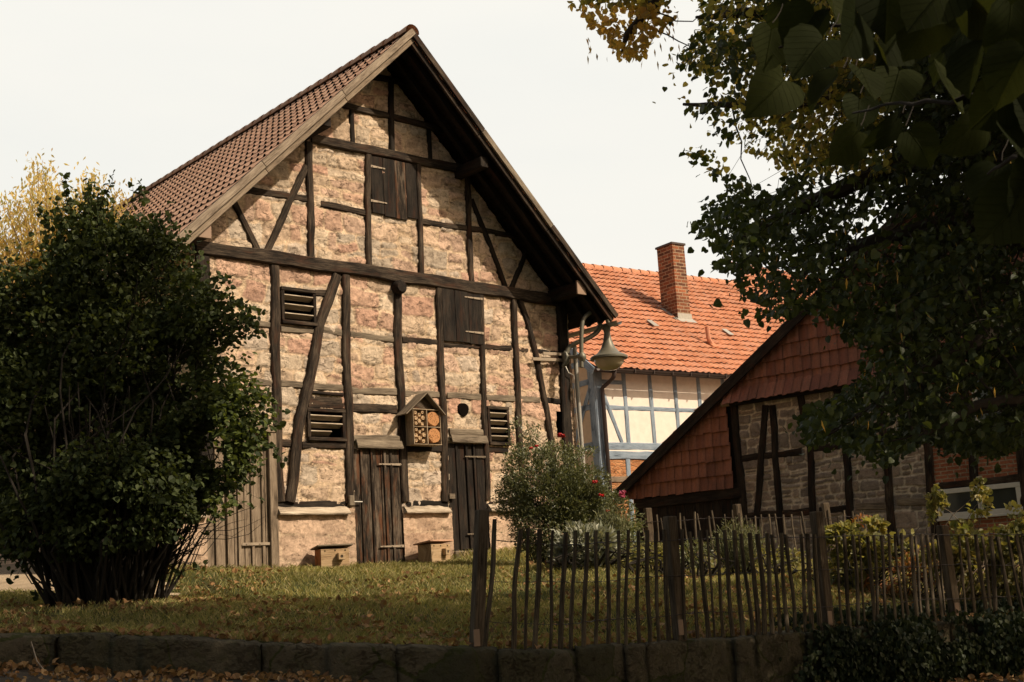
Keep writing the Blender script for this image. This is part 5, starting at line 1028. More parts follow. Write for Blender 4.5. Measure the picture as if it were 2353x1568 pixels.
def wander(a, b, n=6, amp=.08, sag=0., rnd=random):
    a, b = Vector(a), Vector(b); L = (b - a).length; out = []
    for i in range(n + 1):
        t = i / n; p = a.lerp(b, t); e = min(1, 4 * t * (1 - t)) if i < n else .0
        out.append(p + Vector((rnd.uniform(-1, 1), rnd.uniform(-1, 1), rnd.uniform(-1, 1))) * amp * L * .5 * e + Vector((0, 0, -sag * L * 4 * t * (1 - t))))
    return out
SUN = Vector((.69, -.265, .675)).normalized()
# ---- lime tree (trunk stands right of the view, crown hangs into it)
tb = (8.6, 9.2); tz_ = float(roadz(tb[0], tb[1]))
lime = empty('lime_tree', (tb[0], tb[1], tz_), 0, 'big lime tree hanging its dark heart leaved branches over the right of the picture', 'tree')
TO = Vector((tb[0], tb[1], tz_)); LOC = lambda P: np.asarray(P, float) - np.array(TO)
mb = MB(); tp = [Vector((0, 0, -.2)), Vector((.05, 0, .6)), Vector((0, .1, 2.)), Vector((-.1, .1, 4.)), Vector((0, .0, 6.5)), Vector((.2, .1, 9.)), Vector((.1, 0, 12.))]
mb.tube(tp, [.55, .40, .34, .30, .24, .16, .07], 14); mb.build('trunk', M['bark'], lime, True)
def trunk_pt(z): 
    for a, b in zip(tp[:-1], tp[1:]):
        if a.z <= z <= b.z: return a.lerp(b, (z - a.z) / (b.z - a.z))
    return tp[-1]
# visible hanging masses, sampled inside the silhouette at 7-12 m
POLY = [(1600, -60), (1612, 60), (1560, 120), (1535, 128), (1575, 160), (1625, 180), (1620, 240), (1560, 215), (1548, 228), (1590, 262), (1640, 285), (1625, 312), (1680, 325), (1720, 352), (1775, 372), (1800, 420), (1750, 430), (1690, 395), (1640, 345), (1560, 338), (1570, 360), (1625, 400), (1680, 420), (1640, 460), (1600, 470), (1630, 500), (1570, 512), (1600, 545), (1640, 560), (1650, 620), (1700, 640), (1690, 672), (1740, 700), (1735, 725), (1800, 735), (1860, 700), (1920, 760), (1985, 800), (1975, 860), (1940, 900), (1860, 930), (1835, 975), (1850, 1020), (1905, 1012), (1960, 1035), (2045, 1075), (2070, 1040), (2130, 1010), (2200, 1045), (2300, 1050), (2353, 1010), (2480, 990), (2480, -60)]
K_ = 17000; px = RNG.uniform(1545, 2480, K_); py = RNG.uniform(-60, 1080, K_); Yd = 7.4 + 4.6 * RNG.random(K_) ** .8
P = npix(px, py, Yd); ins = inpoly(px, py, POLY); A_ = np.stack([P[:, 0] * .55, P[:, 1] * .8, P[:, 2] * 1.5 + P[:, 0] * .35], -1)
cl = hash_noise(A_, 2.3, 1) * .45 + hash_noise(A_, 6.5, 2) * .55; 
edge = np.clip((px - 1600) / 560, 0, 1); thr = .545 + .04 * ((py > 230) & (py < 740) & (px < 2120)) - .08 * edge - .07 * np.clip((px - 1900) / 300, 0, 1)        # thinner towards the left edge
for gx, gy, gr in ((1960, 545, 85), (2040, 520, 55), (1940, 450, 50), (1740, 335, 45), (1640, 320, 40), (2215, 880, 42), (2200, 780, 30), (2010, 960, 70), (2330, 560, 34), (2290, 650, 30), (1780, 560, 30), (2140, 470, 30), (2245, 940, 50), (1890, 810, 70), (1760, 400, 60), (1830, 250, 30), (1900, 400, 40), (1700, 300, 40)):
    q = np.hypot(px - gx, py - gy) / gr; thr = np.where(q < 1.3, np.maximum(thr, .72 - .15 * q), thr)
k_ = ins & (cl > thr); P0_ = P[k_]; nT = len(P0_)
dirv = norm(np.stack([-.75 + RNG.normal(0, .45, nT), RNG.normal(0, .5, nT), -.28 + RNG.normal(0, .28, nT)], -1)); LT = RNG.uniform(.22, .55, nT)
LPos = []; LTip = []; side = norm(np.cross(dirv, np.array([0, 0, 1.]))); NLF = 7
for j in range(NLF):
    f = j / (NLF - 1); sg = 1 if j % 2 else -1; q = P0_ + dirv * (LT * (f - .5))[:, None] - np.array([0, 0, .12]) * (LT * f * f)[:, None] + RNG.normal(0, .012, (nT, 3)); LPos.append(q); LTip.append(dirv * .5 + side * sg * .8 + RNG.normal(0, .35, (nT, 3)))
P = np.concatenate(LPos); LTip = np.concatenate(LTip); X_, Y_, Z_ = nproj(P); k_ = inpoly(X_, Y_, POLY) | (RNG.random(len(P)) < .12); P = P[k_]; LTip = LTip[k_]; pxs, pys = X_[k_], Y_[k_]
print('lime leaves', len(P))
tone = hash_noise(P, .9, 5) + RNG.normal(0, .12, len(P)); warm = (pys < 400) & (pxs < 2050) & (tone > .26 + (pxs - 1560) / 2200)
leaf_mesh('foliage', LOC(P[~warm]), RNG.uniform(.036, .066, (~warm).sum()), M['lime'], lime, tip=LTip[~warm], droop=.7, up=.9)
leaf_mesh('foliage', LOC(P[warm]), RNG.uniform(.035, .062, warm.sum()), M['olive'], lime, tip=LTip[warm], droop=.7, up=.7, label='olive yellow leaves with sunlight in their colour in the upper left of the crown')
tl = [([Vector(p - d * l * .5), Vector(p), Vector(p + d * l * .5 - np.array([0, 0, .1 * l]))], .003, .0015) for p, d, l, e in zip(LOC(P0_)[::3], dirv[::3], LT[::3], (inpoly(*nproj((P0_ - dirv * LT[:, None] * .6))[:2], POLY) & inpoly(*nproj((P0_ + dirv * LT[:, None] * .6))[:2], POLY))[::3]) if e]
# golden spray at the top
Pg = []
GOLD = [(1300, -40), (1305, 12), (1345, 32), (1350, 60), (1395, 85), (1412, 125), (1430, 138), (1480, 132), (1492, 100), (1520, 70), (1548, 52), (1572, 15), (1575, -40)]
N = 2100; px = RNG.uniform(1290, 1580, N); py = RNG.uniform(-50, 145, N); P2 = npix(px, py, 8.8 + .8 * RNG.random(N)); q = inpoly(px, py, GOLD) & (hash_noise(P2, 6., 8) > .47); P2 = P2[q]; gg = py[q] > 10
leaf_mesh('foliage', LOC(P2[gg]), RNG.uniform(.032, .06, gg.sum()), M['gold'], lime, droop=.6, up=.6, label='golden brown leaf spray at the top of the sky'); leaf_mesh('foliage', LOC(P2[~gg]), RNG.uniform(.045, .07, (~gg).sum()), M['olive'], lime, droop=.7)
Q = npix(RNG.uniform(1345, 1560, 50), RNG.uniform(20, 145, 50), np.full(50, 9.2)); SB = [Q]
Q = npix(RNG.uniform(1650, 2350, 80), RNG.uniform(300, 980, 80), RNG.uniform(7, 9, 80)); Q = Q[inpoly(*nproj(Q)[:2], POLY)]; Q = np.concatenate(SB + [Q]); leaf_mesh('foliage', LOC(Q), RNG.uniform(.05, .08, len(Q)), M['gold'], lime, BLADE_V, OVAL_F, droop=3, label='pale papery seed bracts hanging among the leaves')
# limbs and twigs
tw = []; rnd = random.Random(12)
def limb(pl, z0, r0, r1=.012):
    pts = [trunk_pt(z0)] + [aty(x, y, Y) - TO for x, y, Y in pl]; out = []
    for a, b in zip(pts[:-1], pts[1:]): out += wander(a, b, 6, .03, .01, rnd=rnd)[:-1]
    out.append(pts[-1]); tw.append((out, r0, r1)); return out
limbs = [limb(((2480, 420, 9.5), (2200, 330, 9.5), (1960, 420, 9.6), (1790, 500, 9.8), (1640, 580, 10)), 3.6, .16), limb(((2500, 250, 9), (2100, 180, 9.), (1800, 240, 9.5), (1570, 240, 10)), 4.4, .15),
         limb(((2500, 600, 9.), (2200, 500, 8.8), (1980, 560, 9.), (1820, 640, 9.4)), 3.2, .12), limb(((2480, 820, 8.6), (2300, 760, 8.5), (2150, 830, 8.4), (1900, 1000, 8.6)), 2.8, .10), limb(((2450, 100, 10), (2000, 20, 10), (1700, 30, 10), (1600, 40, 9.6)), 5., .14),
         limb(((2400, -200, 9.5), (1900, -160, 9.3), (1560, -60, 9.2), (1500, 10, 9.2), (1440, 80, 9.2), (1425, 128, 9.2)), 5.5, .13, .004), limb(((2450, 700, 10), (2250, 620, 10.5), (2050, 700, 11)), 3.2, .1), limb(((2420, 900, 8), (2250, 930, 7.9), (2100, 1010, 7.9)), 2.6, .07)]
alll = [p for l in limbs for p in l[4:]]
Pl = LOC(P)
for i in range(420):
    q = Vector(Pl[rnd.randrange(len(Pl))]); s_ = min((alll[rnd.randrange(len(alll))] for _ in range(22)), key=lambda w: (w - q).length)
    if (s_ - q).length < 1.1: tw.append((wander(s_, q, 6, .06, .04, rnd), .008, .0022))
tubes('branches', tw, M['bark'], lime, 6); tubes('twigs', tl, M['twig'], lime, 3)
# near leaves, 1.7 - 3 m from the camera
NL = [(1780, 205, 95, 2.3), (1870, 120, 120, 2.0), (1770, 100, 85, 2.2), (1960, 60, 130, 1.9), (1900, 200, 105, 2.2), (2060, 90, 120, 2.), (2130, 60, 110, 1.9), (1990, 180, 95, 2.1), (2240, 130, 120, 1.8), (2320, 60, 130, 1.7), (2180, 200, 110, 2.0), (1950, 330, 85, 2.3), (2040, 300, 90, 2.2),
      (2110, 330, 92, 2.3), (2300, 230, 120, 1.8), (2230, 300, 110, 2.0), (2340, 330, 120, 1.8), (2280, 420, 90, 2.1), (2330, 480, 130, 1.8), (2180, 110, 105, 2.1), (2060, 190, 95, 2.2), (2330, 160, 110, 1.7), (2150, 0, 130, 1.8), (2040, -10, 120, 1.9), (1900, -10, 110, 2.1), (2250, 20, 120, 1.8), (1800, 40, 80, 2.4), (2390, 260, 130, 1.8), (2390, 420, 130, 1.8), (2010, 120, 90, 2.0), (1850, 60, 95, 2.1), (2290, -20, 120, 1.8), (1975, 250, 80, 2.4)]
def big_leaf(mb, c, tipd, nrm_, s, rnd):
    t = tipd.normalized(); n_ = (nrm_ - t * nrm_.dot(t)).normalized(); x = t.cross(n_); R = 15; fold = rnd.uniform(.1, .45); curl = rnd.uniform(-.05, .5); wv = rnd.uniform(0, 6)
    out = []
    for i in range(2 * R):
        a = -pi + pi * 2 * i / (2 * R); # heart outline, tip at a=0
        r_ = .5 * (1 + .16 * cos(a) ** 3 + .20 * exp(-(a / .22) ** 2)) * (1 - .35 * exp(-((abs(a) - pi) / .30) ** 2)) * (1 + (.025 if i % 2 else -.02)); X = r_ * sin(a) * .98; Yv = .45 + r_ * cos(a)
        out.append((X, Yv))
    base = len(mb.v)
    def add(X, Yv): 
        z = fold * abs(X) - curl * (Yv - .3) ** 2 + .03 * sin(wv + 5 * Yv + 4 * X); q = c + x * (X * s) + t * (Yv * s) + n_ * (z * s); mb.v.append(tuple(q)); mb.uv.append((X, Yv))
    n = len(out)
    for fct in (1., .66, .33):
        for X, Yv in out: add(X * fct, .35 + (Yv - .35) * fct)
    add(0, .35)
    for rI in range(2):
        for i in range(n): a, b = base + rI * n + i, base + rI * n + (i + 1) % n; mb.f.append((a, b, b + n, a + n))
    for i in range(n): mb.f.append((base + 2 * n + i, base + 2 * n + (i + 1) % n, base + 3 * n))
rnd = random.Random(22); mb = MB(); stems = []
for (x, y, w, Y) in NL:
    s = w * 1.25 * Y / F * rnd.uniform(.9, 1.25); tipd = (Vector((rnd.uniform(-1.0, .6), rnd.uniform(-.5, .5), -.8))); nn_ = Vector((rnd.uniform(-.9, .9), -1. * rnd.choice((1, 1, .6, .25)), rnd.uniform(-.6, 1.)))
    c = aty(x, y, Y) - TO; c = c - tipd.normalized() * s * .5; big_leaf(mb, c, tipd, nn_, s, rnd); stems.append((wander(c, c + Vector((.03, .03, .05)), 3, .1, rnd=rnd), .0010, .0008))
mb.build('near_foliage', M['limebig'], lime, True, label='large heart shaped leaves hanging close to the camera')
for pl in (((2420, 60, 1.9), (2240, 60, 1.95), (2050, 40, 2.05), (1900, 60, 2.1), (1790, 110, 2.2)), ((2420, 200, 1.85), (2260, 220, 1.95), (2100, 240, 2.1), (1960, 260, 2.3)), ((2420, 380, 1.85), (2330, 360, 1.9), (2270, 400, 2.0))):
    pts = [aty(*q) - TO for q in pl]; out = []
    for a, b in zip(pts[:-1], pts[1:]): out += wander(a, b, 4, .08, rnd=rnd)[:-1]
    stems.append((out + [pts[-1]], .006, .002))
stems.append(([trunk_pt(2.9), Vector((-2.5, -3., 2.9)), Vector((-5.5, -6.2, 2.6)), aty(2420, 60, 1.9) - TO], .09, .006)); stems.append(([Vector((-5.5, -6.2, 2.6)), aty(2420, 200, 1.85) - TO], .012, .005)); stems.append(([Vector((-5.5, -6.2, 2.6)), aty(2420, 380, 1.85) - TO], .012, .005))
tubes('near_branch', stems, M['twig'], lime, 6)
# crown outside the frame: casts the dappled shade over road, wall, shrub and front lawn
N = 30000; C = np.array([8.4, 7.6, 9.6]); R_ = np.array([9., 6.6, 6.2]); d = norm(RNG.normal(0, 1, (N, 3))); rr = RNG.random(N) ** (1 / 2.2); P3 = C + d * rr[:, None] * R_
P3 = P3[P3[:, 2] > 3.2]
sn_ = np.array(SUN); tgr = (P3[:, 2] - 1.5) / sn_[2]; land = P3[:, :2] - sn_[None, :2] * tgr[:, None]           # where its shadow falls on the lawn
X_, Y_, Z_ = nproj(P3); inview = (~np.isnan(Z_)) & (X_ > -80) & (X_ < 2420) & (Y_ > -80) & (Y_ < 1650)
# the crown ends where the sun still reaches the barn and the back of the lawn
lim = 15.9 + .25 * np.sin(land[:, 0] * 1.3) + .12 * land[:, 0].clip(-3, 3)
nz_ = hash_noise(P3, .55, 14) * .5 + hash_noise(P3, 1.5, 15) * .5
t35 = (P3[:, 2] - 3.4) / sn_[2]; l35 = P3[:, :2] - sn_[None, :2] * t35[:, None]; bl = (np.abs(l35[:, 0] + 2.7) < .9) & (np.abs(l35[:, 1] - 13.8) < 1.1)
keep = ~inview & (land[:, 1] < lim) & (nz_ > .41) & ~bl
P3 = P3[keep]; print('crown', len(P3)); leaf_mesh('foliage', LOC(P3), RNG.uniform(.16, .26, len(P3)), M['lime'], lime, droop=.6, up=1.2)
# ---- big dark shrub on the left
def shrub(name, base, label, cat, lobes, n, size, mat, tmpl=(HEART_V, HEART_F), stems=40, stem_r=(.02, .004), spread=.4, clip=.42, nsc=2.6, seed=1, lit=None, group=None, droop=.3, up=.7, shell=.35, stemmat='twig', stub=None):
    r = np.random.default_rng(seed); rnd = random.Random(seed); B = Vector(base); root = empty(name, B, 0, label, cat, group)
    tot = sum(l[1][0] * l[1][1] * l[1][2] for l in lobes) ** 1; Ps = []
    for c, R3 in lobes:
        k = int(n * (R3[0] * R3[1] * R3[2]) / tot); d = norm(r.normal(0, 1, (k, 3))); rad = (shell + (1 - shell) * r.random(k)) ** .6; rad = rad * (1 + .16 * r.normal(0, 1, k) * (r.random(k) > .7)); Ps.append(np.array(c)[None] + d * rad[:, None] * np.array(R3)[None])
    P = np.concatenate(Ps); cl = hash_noise(P, nsc, seed) * .6 + hash_noise(P, nsc * 2.7, seed + 1) * .4; P = P[(cl > clip)]; P = P[P[:, 2] > lawnz(P[:, 0], P[:, 1]) + .03]
    L = P - np.array(B); cen = L.mean(0); tip = norm(L - cen * np.array([1, 1, .6])) * .8
    sz = r.uniform(size[0], size[1], len(P))
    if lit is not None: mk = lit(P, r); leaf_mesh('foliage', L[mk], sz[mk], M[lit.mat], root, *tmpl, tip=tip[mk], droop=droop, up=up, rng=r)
    else: mk = np.zeros(len(P), bool)
    leaf_mesh('foliage', L[~mk], sz[~mk], mat, root, *tmpl, tip=tip[~mk], droop=droop, up=up, rng=r)
    st = []
    for i in range(stems):
        q = Vector(L[rnd.randrange(len(L))]); a = rnd.random() * 6.28; b0 = Vector((cos(a), sin(a), 0)) * spread * sqrt(rnd.random())
        m = Vector((b0.x * 1.6 + q.x * .22, b0.y * 1.6 + q.y * .22, q.z * .5)); pts = wander(b0, m, 4, .05, rnd=rnd)[:-1] + wander(m, q, 5, .08, rnd=rnd); st.append((pts, stem_r[0] * rnd.uniform(.6, 1.2), stem_r[1]))
    if st: tubes('stems', st, M[stemmat], root, 5)
    return root, L
def A3(x, y, Y): p = aty(x, y, Y); return np.array((p.x, p.y, p.z))
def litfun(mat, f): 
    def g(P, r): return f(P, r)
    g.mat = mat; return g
sb = A(245, 1388, 14.2)
def lobe(px, py, Y, rx_, rz_, ry=None): s = Y / F; return (tuple(aty(px, py, Y)), (rx_ * s, (ry or rx_) * s * .8, rz_ * s))
LB = [lobe(250, 640, 14.4, 190, 150), lobe(180, 545, 14.4, 90, 110), lobe(330, 560, 14.3, 110, 70), lobe(215, 470, 14.4, 40, 60), lobe(120, 780, 14.3, 170, 200), lobe(60, 950, 14.2, 170, 180), lobe(300, 830, 14.3, 200, 180), lobe(440, 740, 14.1, 120, 110), lobe(530, 755, 14., 80, 40), lobe(430, 930, 14.1, 160, 130), lobe(520, 990, 13.9, 90, 80),
      lobe(330, 1060, 14.2, 190, 110), lobe(100, 1090, 14.3, 150, 100), lobe(480, 1080, 13.9, 90, 80), lobe(420, 620, 14.3, 60, 70), lobe(250, 960, 14.2, 190, 160), lobe(400, 1150, 14.1, 70, 60), lobe(595, 950, 13.8, 45, 55), lobe(-60, 800, 14.3, 150, 250), lobe(470, 1010, 13.9, 120, 110), lobe(440, 1110, 13.9, 110, 75), lobe(250, 1130, 14.1, 180, 80), lobe(60, 1150, 14.2, 130, 90), lobe(545, 1060, 13.8, 60, 60), lobe(560, 900, 13.8, 50, 50), lobe(360, 1150, 13.6, 150, 70), lobe(150, 1170, 13.6, 140, 80), lobe(250, 1090, 13.5, 170, 90), lobe(20, 1200, 13.9, 70, 80), lobe(470, 1165, 13.7, 70, 40), lobe(200, 1225, 13.5, 120, 60), lobe(60, 1250, 13.8, 80, 50), lobe(330, 1220, 13.5, 90, 45)]
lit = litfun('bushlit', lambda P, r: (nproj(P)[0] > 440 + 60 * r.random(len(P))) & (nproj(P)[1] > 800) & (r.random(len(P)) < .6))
shr, SLV = shrub('dark_shrub', sb, 'huge dark green many stemmed shrub left of the barn', 'shrub', LB, 78000, (.04, .072), M['bush'], stems=170, stem_r=(.020, .003), spread=.62, clip=.385, nsc=2.4, seed=3, lit=lit, droop=.35, shell=.2)
rnd = random.Random(31); st = []; lv = []
for (x0, y0, x1, y1) in ((300, 520, 305, 425), (230, 480, 260, 405), (160, 480, 150, 400), (330, 470, 320, 420), (480, 640, 530, 640), (540, 690, 600, 720), (600, 960, 640, 985), (110, 520, 90, 470), (600, 1000, 650, 1060), (330, 1330, 470, 1300), (130, 1340, 80, 1370), (560, 930, 615, 900), (560, 720, 605, 770)):
    a, b = aty(x0, y0, 14.2), aty(x1, y1, 14.1); pts = wander(a, b, 6, .1, rnd=rnd); pts = [p - Vector(sb) for p in pts]; st.append((pts, .006, .002))
    for p in pts:
        for _ in range(3): lv.append(tuple(p + Vector((rnd.uniform(-.03, .03), rnd.uniform(-.03, .03), rnd.uniform(-.03, .03)))))
# dense stem base like a broom
for i in range(120):
    a = rnd.random() * 6.28; r0 = .43 * sqrt(rnd.random()); b0 = Vector((cos(a) * r0, sin(a) * r0 * .7, -.05)); top = Vector((cos(a) * r0 * 2.6 + rnd.uniform(-.25, .25), sin(a) * r0 * 2., rnd.uniform(1.2, 2.4))); st.append((wander(b0, top, 6, .06, rnd=rnd), rnd.uniform(.012, .026), .006))
for i in range(60):
    a = rnd.choice((rnd.uniform(-.5, .6), rnd.uniform(2.6, 3.7))); b0 = Vector((cos(a) * .35, sin(a) * .3, .1)); top = Vector((cos(a) * rnd.uniform(1., 1.9), sin(a) * .8, rnd.uniform(.7, 1.7))); st.append((wander(b0, top, 7, .16, -.06, rnd=rnd), .010, .002))
for i in range(240):                      # long shoots poking out of the outline
    q = Vector(SLV[rnd.randrange(len(SLV))]); c0 = Vector(SLV.mean(0)); d = (q - c0); d.y *= .4
    if d.length < 1.0: continue
    d = (d.normalized() + Vector((rnd.uniform(-.4, .4), rnd.uniform(-.4, .4), rnd.uniform(-.1, .7)))).normalized(); L_ = rnd.uniform(.18, .5); pts = wander(q.lerp(c0, .45), q + d * L_, 9, .06, .03, rnd=rnd); st.append((pts, .004, .0015))
    for p in pts[4:]:
        for _ in range(3): lv.append(tuple(p + Vector((rnd.uniform(-.025, .025), rnd.uniform(-.025, .025), rnd.uniform(-.025, .025)))))
tubes('basal_shoots', st, M['twig'], shr, 5); leaf_mesh('foliage', lv, np.random.default_rng(3).uniform(.05, .085, len(lv)), M['bush'], shr, droop=.3)
# bare twiggy bush at far left
tb2 = A(20, 1285, 17.5); bt = empty('bare_twiggy_bush', tb2, 0, 'bare thin twigs at the left edge behind the dark shrub', 'bush'); st = []
for i in range(70):
    a = rnd.random() * 6.28; top = Vector((cos(a) * rnd.uniform(.3, 1.), sin(a) * rnd.uniform(.2, .7), rnd.uniform(.5, 1.7))); m = wander((0, 0, 0), top, 7, .18, -.05, rnd=rnd); st.append((m, .009, .0025))
    for q in m[3:6]: st.append((wander(q, q + Vector((rnd.uniform(-.35, .35), rnd.uniform(-.3, .3), rnd.uniform(-.05, .3))), 3, .2, rnd=rnd), .004, .0015))
tubes('twigs', st, M['twig'], bt, 4)
# ---- yellow willow-like tree behind
wt = A(120, 1150, 24); wt = (wt[0], wt[1], float(lawnz(wt[0], wt[1]))); wl_ = empty('yellow_tree', wt, 0, 'pale yellow leaved tree glowing behind the dark shrub at the left edge', 'tree'); WO = np.array(wt)
mb = MB(); mb.tube([(0, 0, -.2), (.1, 0, 1.5), (0, .1, 3.2), (.2, 0, 5)], [.22, .17, .13, .07], 10); mb.build('trunk', M['bark'], wl_, True)
st = []; Lp = []; Tp = []
tips = [(5, 505), (20, 455), (50, 560), (85, 372), (60, 430), (110, 400), (150, 410), (140, 470), (205, 395), (225, 400), (240, 440), (265, 430), (285, 470), (30, 620), (0, 700), (20, 760), (100, 500), (180, 480), (-40, 480), (-60, 560), (-50, 700), (70, 700), (110, 620), (160, 560), (250, 520), (300, 500), (200, 560), (-20, 640), (40, 800), (-30, 850)]
for i in range(64):
    tx, ty = tips[i % len(tips)]; tx += rnd.uniform(-14, 14); ty += rnd.uniform(-8, 30) ; tip_ = aty(tx, ty, 24 + rnd.uniform(-.8, .8)) - Vector(wt)
    b0 = Vector((rnd.uniform(-.1, .2), 0, rnd.uniform(2.5, 4.8))); mid_ = b0.lerp(tip_, .5) + Vector((0, 0, .35)); pts = wander(b0, mid_, 5, .1, rnd=rnd)[:-1] + wander(mid_, tip_, 9, .06, rnd=rnd); st.append((pts, .03, .004))
    for q in pts[3:]:
        for _ in range(26): Lp.append(tuple(q + Vector((rnd.gauss(0, .14), rnd.gauss(0, .14), rnd.gauss(-.08, .16)))))
tubes('branches', st, M['doorgrey'], wl_, 5); Lp = np.array(Lp); leaf_mesh('foliage', Lp, RNG.uniform(.08, .14, len(Lp)), M['willow'], wl_, BLADE_V * np.array([1.7, 1, 1]), OVAL_F, droop=1.6, up=.3)
# ---- garden plants
rb_ = A(1265, 1290, 19.0); rb_ = (rb_[0], rb_[1], float(lawnz(rb_[0], rb_[1])))
LR = [lobe(1195, 1010, 19.3, 28, 55), lobe(1215, 1080, 19.2, 65, 60), lobe(1245, 1130, 19., 85, 75), lobe(1290, 1150, 18.9, 95, 70), lobe(1280, 1060, 19., 60, 45), lobe(1340, 1160, 18.8, 70, 55), lobe(1260, 1215, 18.9, 90, 70), lobe(1390, 1160, 18.7, 50, 35), lobe(1350, 1040, 18.9, 25, 14), lobe(1225, 1000, 19.2, 22, 30), lobe(1420, 1165, 18.6, 35, 30), lobe(1400, 1215, 18.5, 70, 45), lobe(1350, 1110, 18.7, 55, 45), lobe(1180, 1150, 19.2, 45, 60), lobe(1440, 1200, 18.5, 40, 35)]
rose, _ = shrub('rose_bush', rb_, 'tall rose bush with small leaves and red blooms at the right corner of the barn', 'rose bush', LR, 44000, (.035, .06), M['roseleaf'], (OVAL_V, OVAL_F), stems=90, stem_r=(.009, .002), spread=.25, clip=.37, nsc=4, seed=41, droop=0., up=.9)
for x, y, r, m in ((c6(602, 97)[0], c6(602, 97)[1], 8, 'red'), (*c6(805, 372), 6, 'red'), (*c6(843, 452), 6, 'red'), (*c6(968, 440), 8, 'pink'), (*c6(972, 462), 6, 'pink'), (*c6(880, 548), 5, 'red'), (*c6(425, 170), 4, 'red'), (*c6(457, 158), 4, 'red')):
    c = aty(x, y, 18.45) - Vector(rb_); s = r * 18.45 / F * 1.35; mb = MB(); rr_ = random.Random(int(x))
    for k in range(14):
        a = k * 2.4; t_ = Vector((cos(a), sin(a), rr_.uniform(-.2, .9))).normalized(); rad = s * (.35 + .6 * k / 14); n_ = t_.orthogonal().normalized(); mb.box(c + t_ * rad * .5, t_ * rad * .5, t_.cross(n_) * rad * .45, n_ * .004, .002)
    mb.build('rose_flower', M[m], rose)
    tubes('flower_stem', [(wander(c, c + Vector((-.1, .15, -.35)), 3, .1, rnd=rnd), .003, .004)], M['twig'], rose, 4)
def plant(name, px, py, Y, label, cat, lobes, n, size, mat, seed, tm=(OVAL_V, OVAL_F), **kw):
    b = A(px, py, Y); b = (b[0], b[1], float(lawnz(b[0], b[1]))); return shrub(name, b, label, cat, lobes, n, size, M[mat], tm, seed=seed, **kw)
plant('silver_sage', 1345, 1300, 17.2, 'low mounded sage bush with silvery leaves in front of the rose bush', 'sage bush', [lobe(1345, 1255, 17.2, 70, 42), lobe(1320, 1240, 17.1, 45, 32), lobe(1380, 1250, 17.1, 40, 34), lobe(1300, 1275, 17.1, 38, 22)], 2600, (.07, .12), 'silver', 51, stems=30, clip=.36, nsc=4, droop=-.3, up=.5)
LBV = np.array([(0, 0, 0), (-.05, .5, .0), (0, 1, -.03), (.05, .5, .0)], float)
def tuft(name, px, py, Y, wpx, hpx, label, cat, mat, n, seed, lean=0.):
    b = A(px, py, Y); b = Vector((b[0], b[1], float(lawnz(b[0], b[1])))); o = empty(name, b, 0, label, cat); r = np.random.default_rng(seed); s = Y / F
    a = r.random(n) * 6.28; rad = np.sqrt(r.random(n)); h = hpx * s * (1 - .35 * rad ** 2) * r.uniform(.8, 1.12, n); T = np.stack([np.cos(a) * rad * wpx * s + lean * h, np.sin(a) * rad * wpx * s * .8, h], -1); B0 = np.stack([np.cos(a) * rad * wpx * s * .35, np.sin(a) * rad * wpx * s * .3, h * 0], -1)
    P = []; tp_ = []
    for f in np.linspace(.25, 1., 14): q = B0 + (T - B0) * f; q[:, :2] = B0[:, :2] + (T - B0)[:, :2] * f ** 1.4; P.append(q + r.normal(0, .006, q.shape)); tp_.append(norm(T - B0) + r.normal(0, .45, q.shape))
    P = np.concatenate(P); tp_ = np.concatenate(tp_); leaf_mesh('foliage', P, r.uniform(.035, .06, len(P)), M[mat], o, LBV * np.array([2.2, 1, 1]), OVAL_F, tip=norm(tp_) * 2.2, droop=0, up=.3, rng=r, jit=.3)
    tubes('stems', [([Vector(B0[i]), Vector(B0[i]).lerp(Vector(T[i]), .5) + Vector((0, 0, .03)), Vector(T[i])], .004, .002) for i in range(0, n, 3)], M['twig'], o, 3); return o
tuft('rosemary_bush', 1408, 1290, 17.9, 48, 125, 'feathery grey green rosemary between the sage and the rear fence', 'herb', 'laven', 300, 61)
tuft('lavender_bush', 1700, 1300, 17.6, 68, 120, 'grey green lavender clump in front of the rear fence', 'lavender', 'laven', 420, 62)
for i, (px, py, Y, w, h, n, mt, lb_, sd) in enumerate([(1500, 1300, 17.2, 55, 26, 900, 'yell', 'low yellow green plants between the rosemary and the middle fence post', 71), (1590, 1305, 17.2, 45, 30, 800, 'roseleaf', 'low dull green plants just left of the lavender clump', 72), (1790, 1305, 17.0, 55, 28, 900, 'yell', 'low yellow green plants just right of the lavender clump', 73), (1445, 1285, 17.6, 40, 30, 700, 'roseleaf', 'low green plant at the foot of the rosemary', 74)]):
    plant('garden_plant', px, py, Y, lb_, 'plant', [lobe(px, py - h, Y, w, h), lobe(px - w * .5, py - h * .7, Y, w * .6, h * .7), lobe(px + w * .5, py - h * .8, Y, w * .6, h * .8)], n, (.035, .07), mt, sd, group='low garden plants', stems=20, clip=.4, nsc=5)
# currant hedge and yellow shrubs on the right behind the front fence
plant('currant_bush', 1960, 1360, 16.2, 'broad leaved currant bush turning yellow behind the front fence', 'currant bush', [lobe(1945, 1250, 16.2, 55, 45), lobe(2000, 1262, 16.2, 70, 50), lobe(1950, 1310, 16.1, 60, 45), lobe(2060, 1270, 16.3, 50, 40), lobe(2005, 1215, 16.2, 28, 26)], 4600, (.06, .10), 'yell', 81, (HEART_V, HEART_F), stems=45, stem_r=(.008, .003), clip=.43, nsc=3.4)
plant('rusty_bush', 2080, 1380, 15.9, 'low bush with rusty orange leaves behind the front fence', 'bush', [lobe(2080, 1330, 15.9, 60, 50), lobe(2020, 1345, 15.9, 40, 40), lobe(2120, 1300, 16, 50, 40), lobe(1985, 1200, 16.3, 34, 14)], 1500, (.04, .07), 'rust', 82, stems=50, stem_r=(.006, .002), clip=.46, nsc=4)
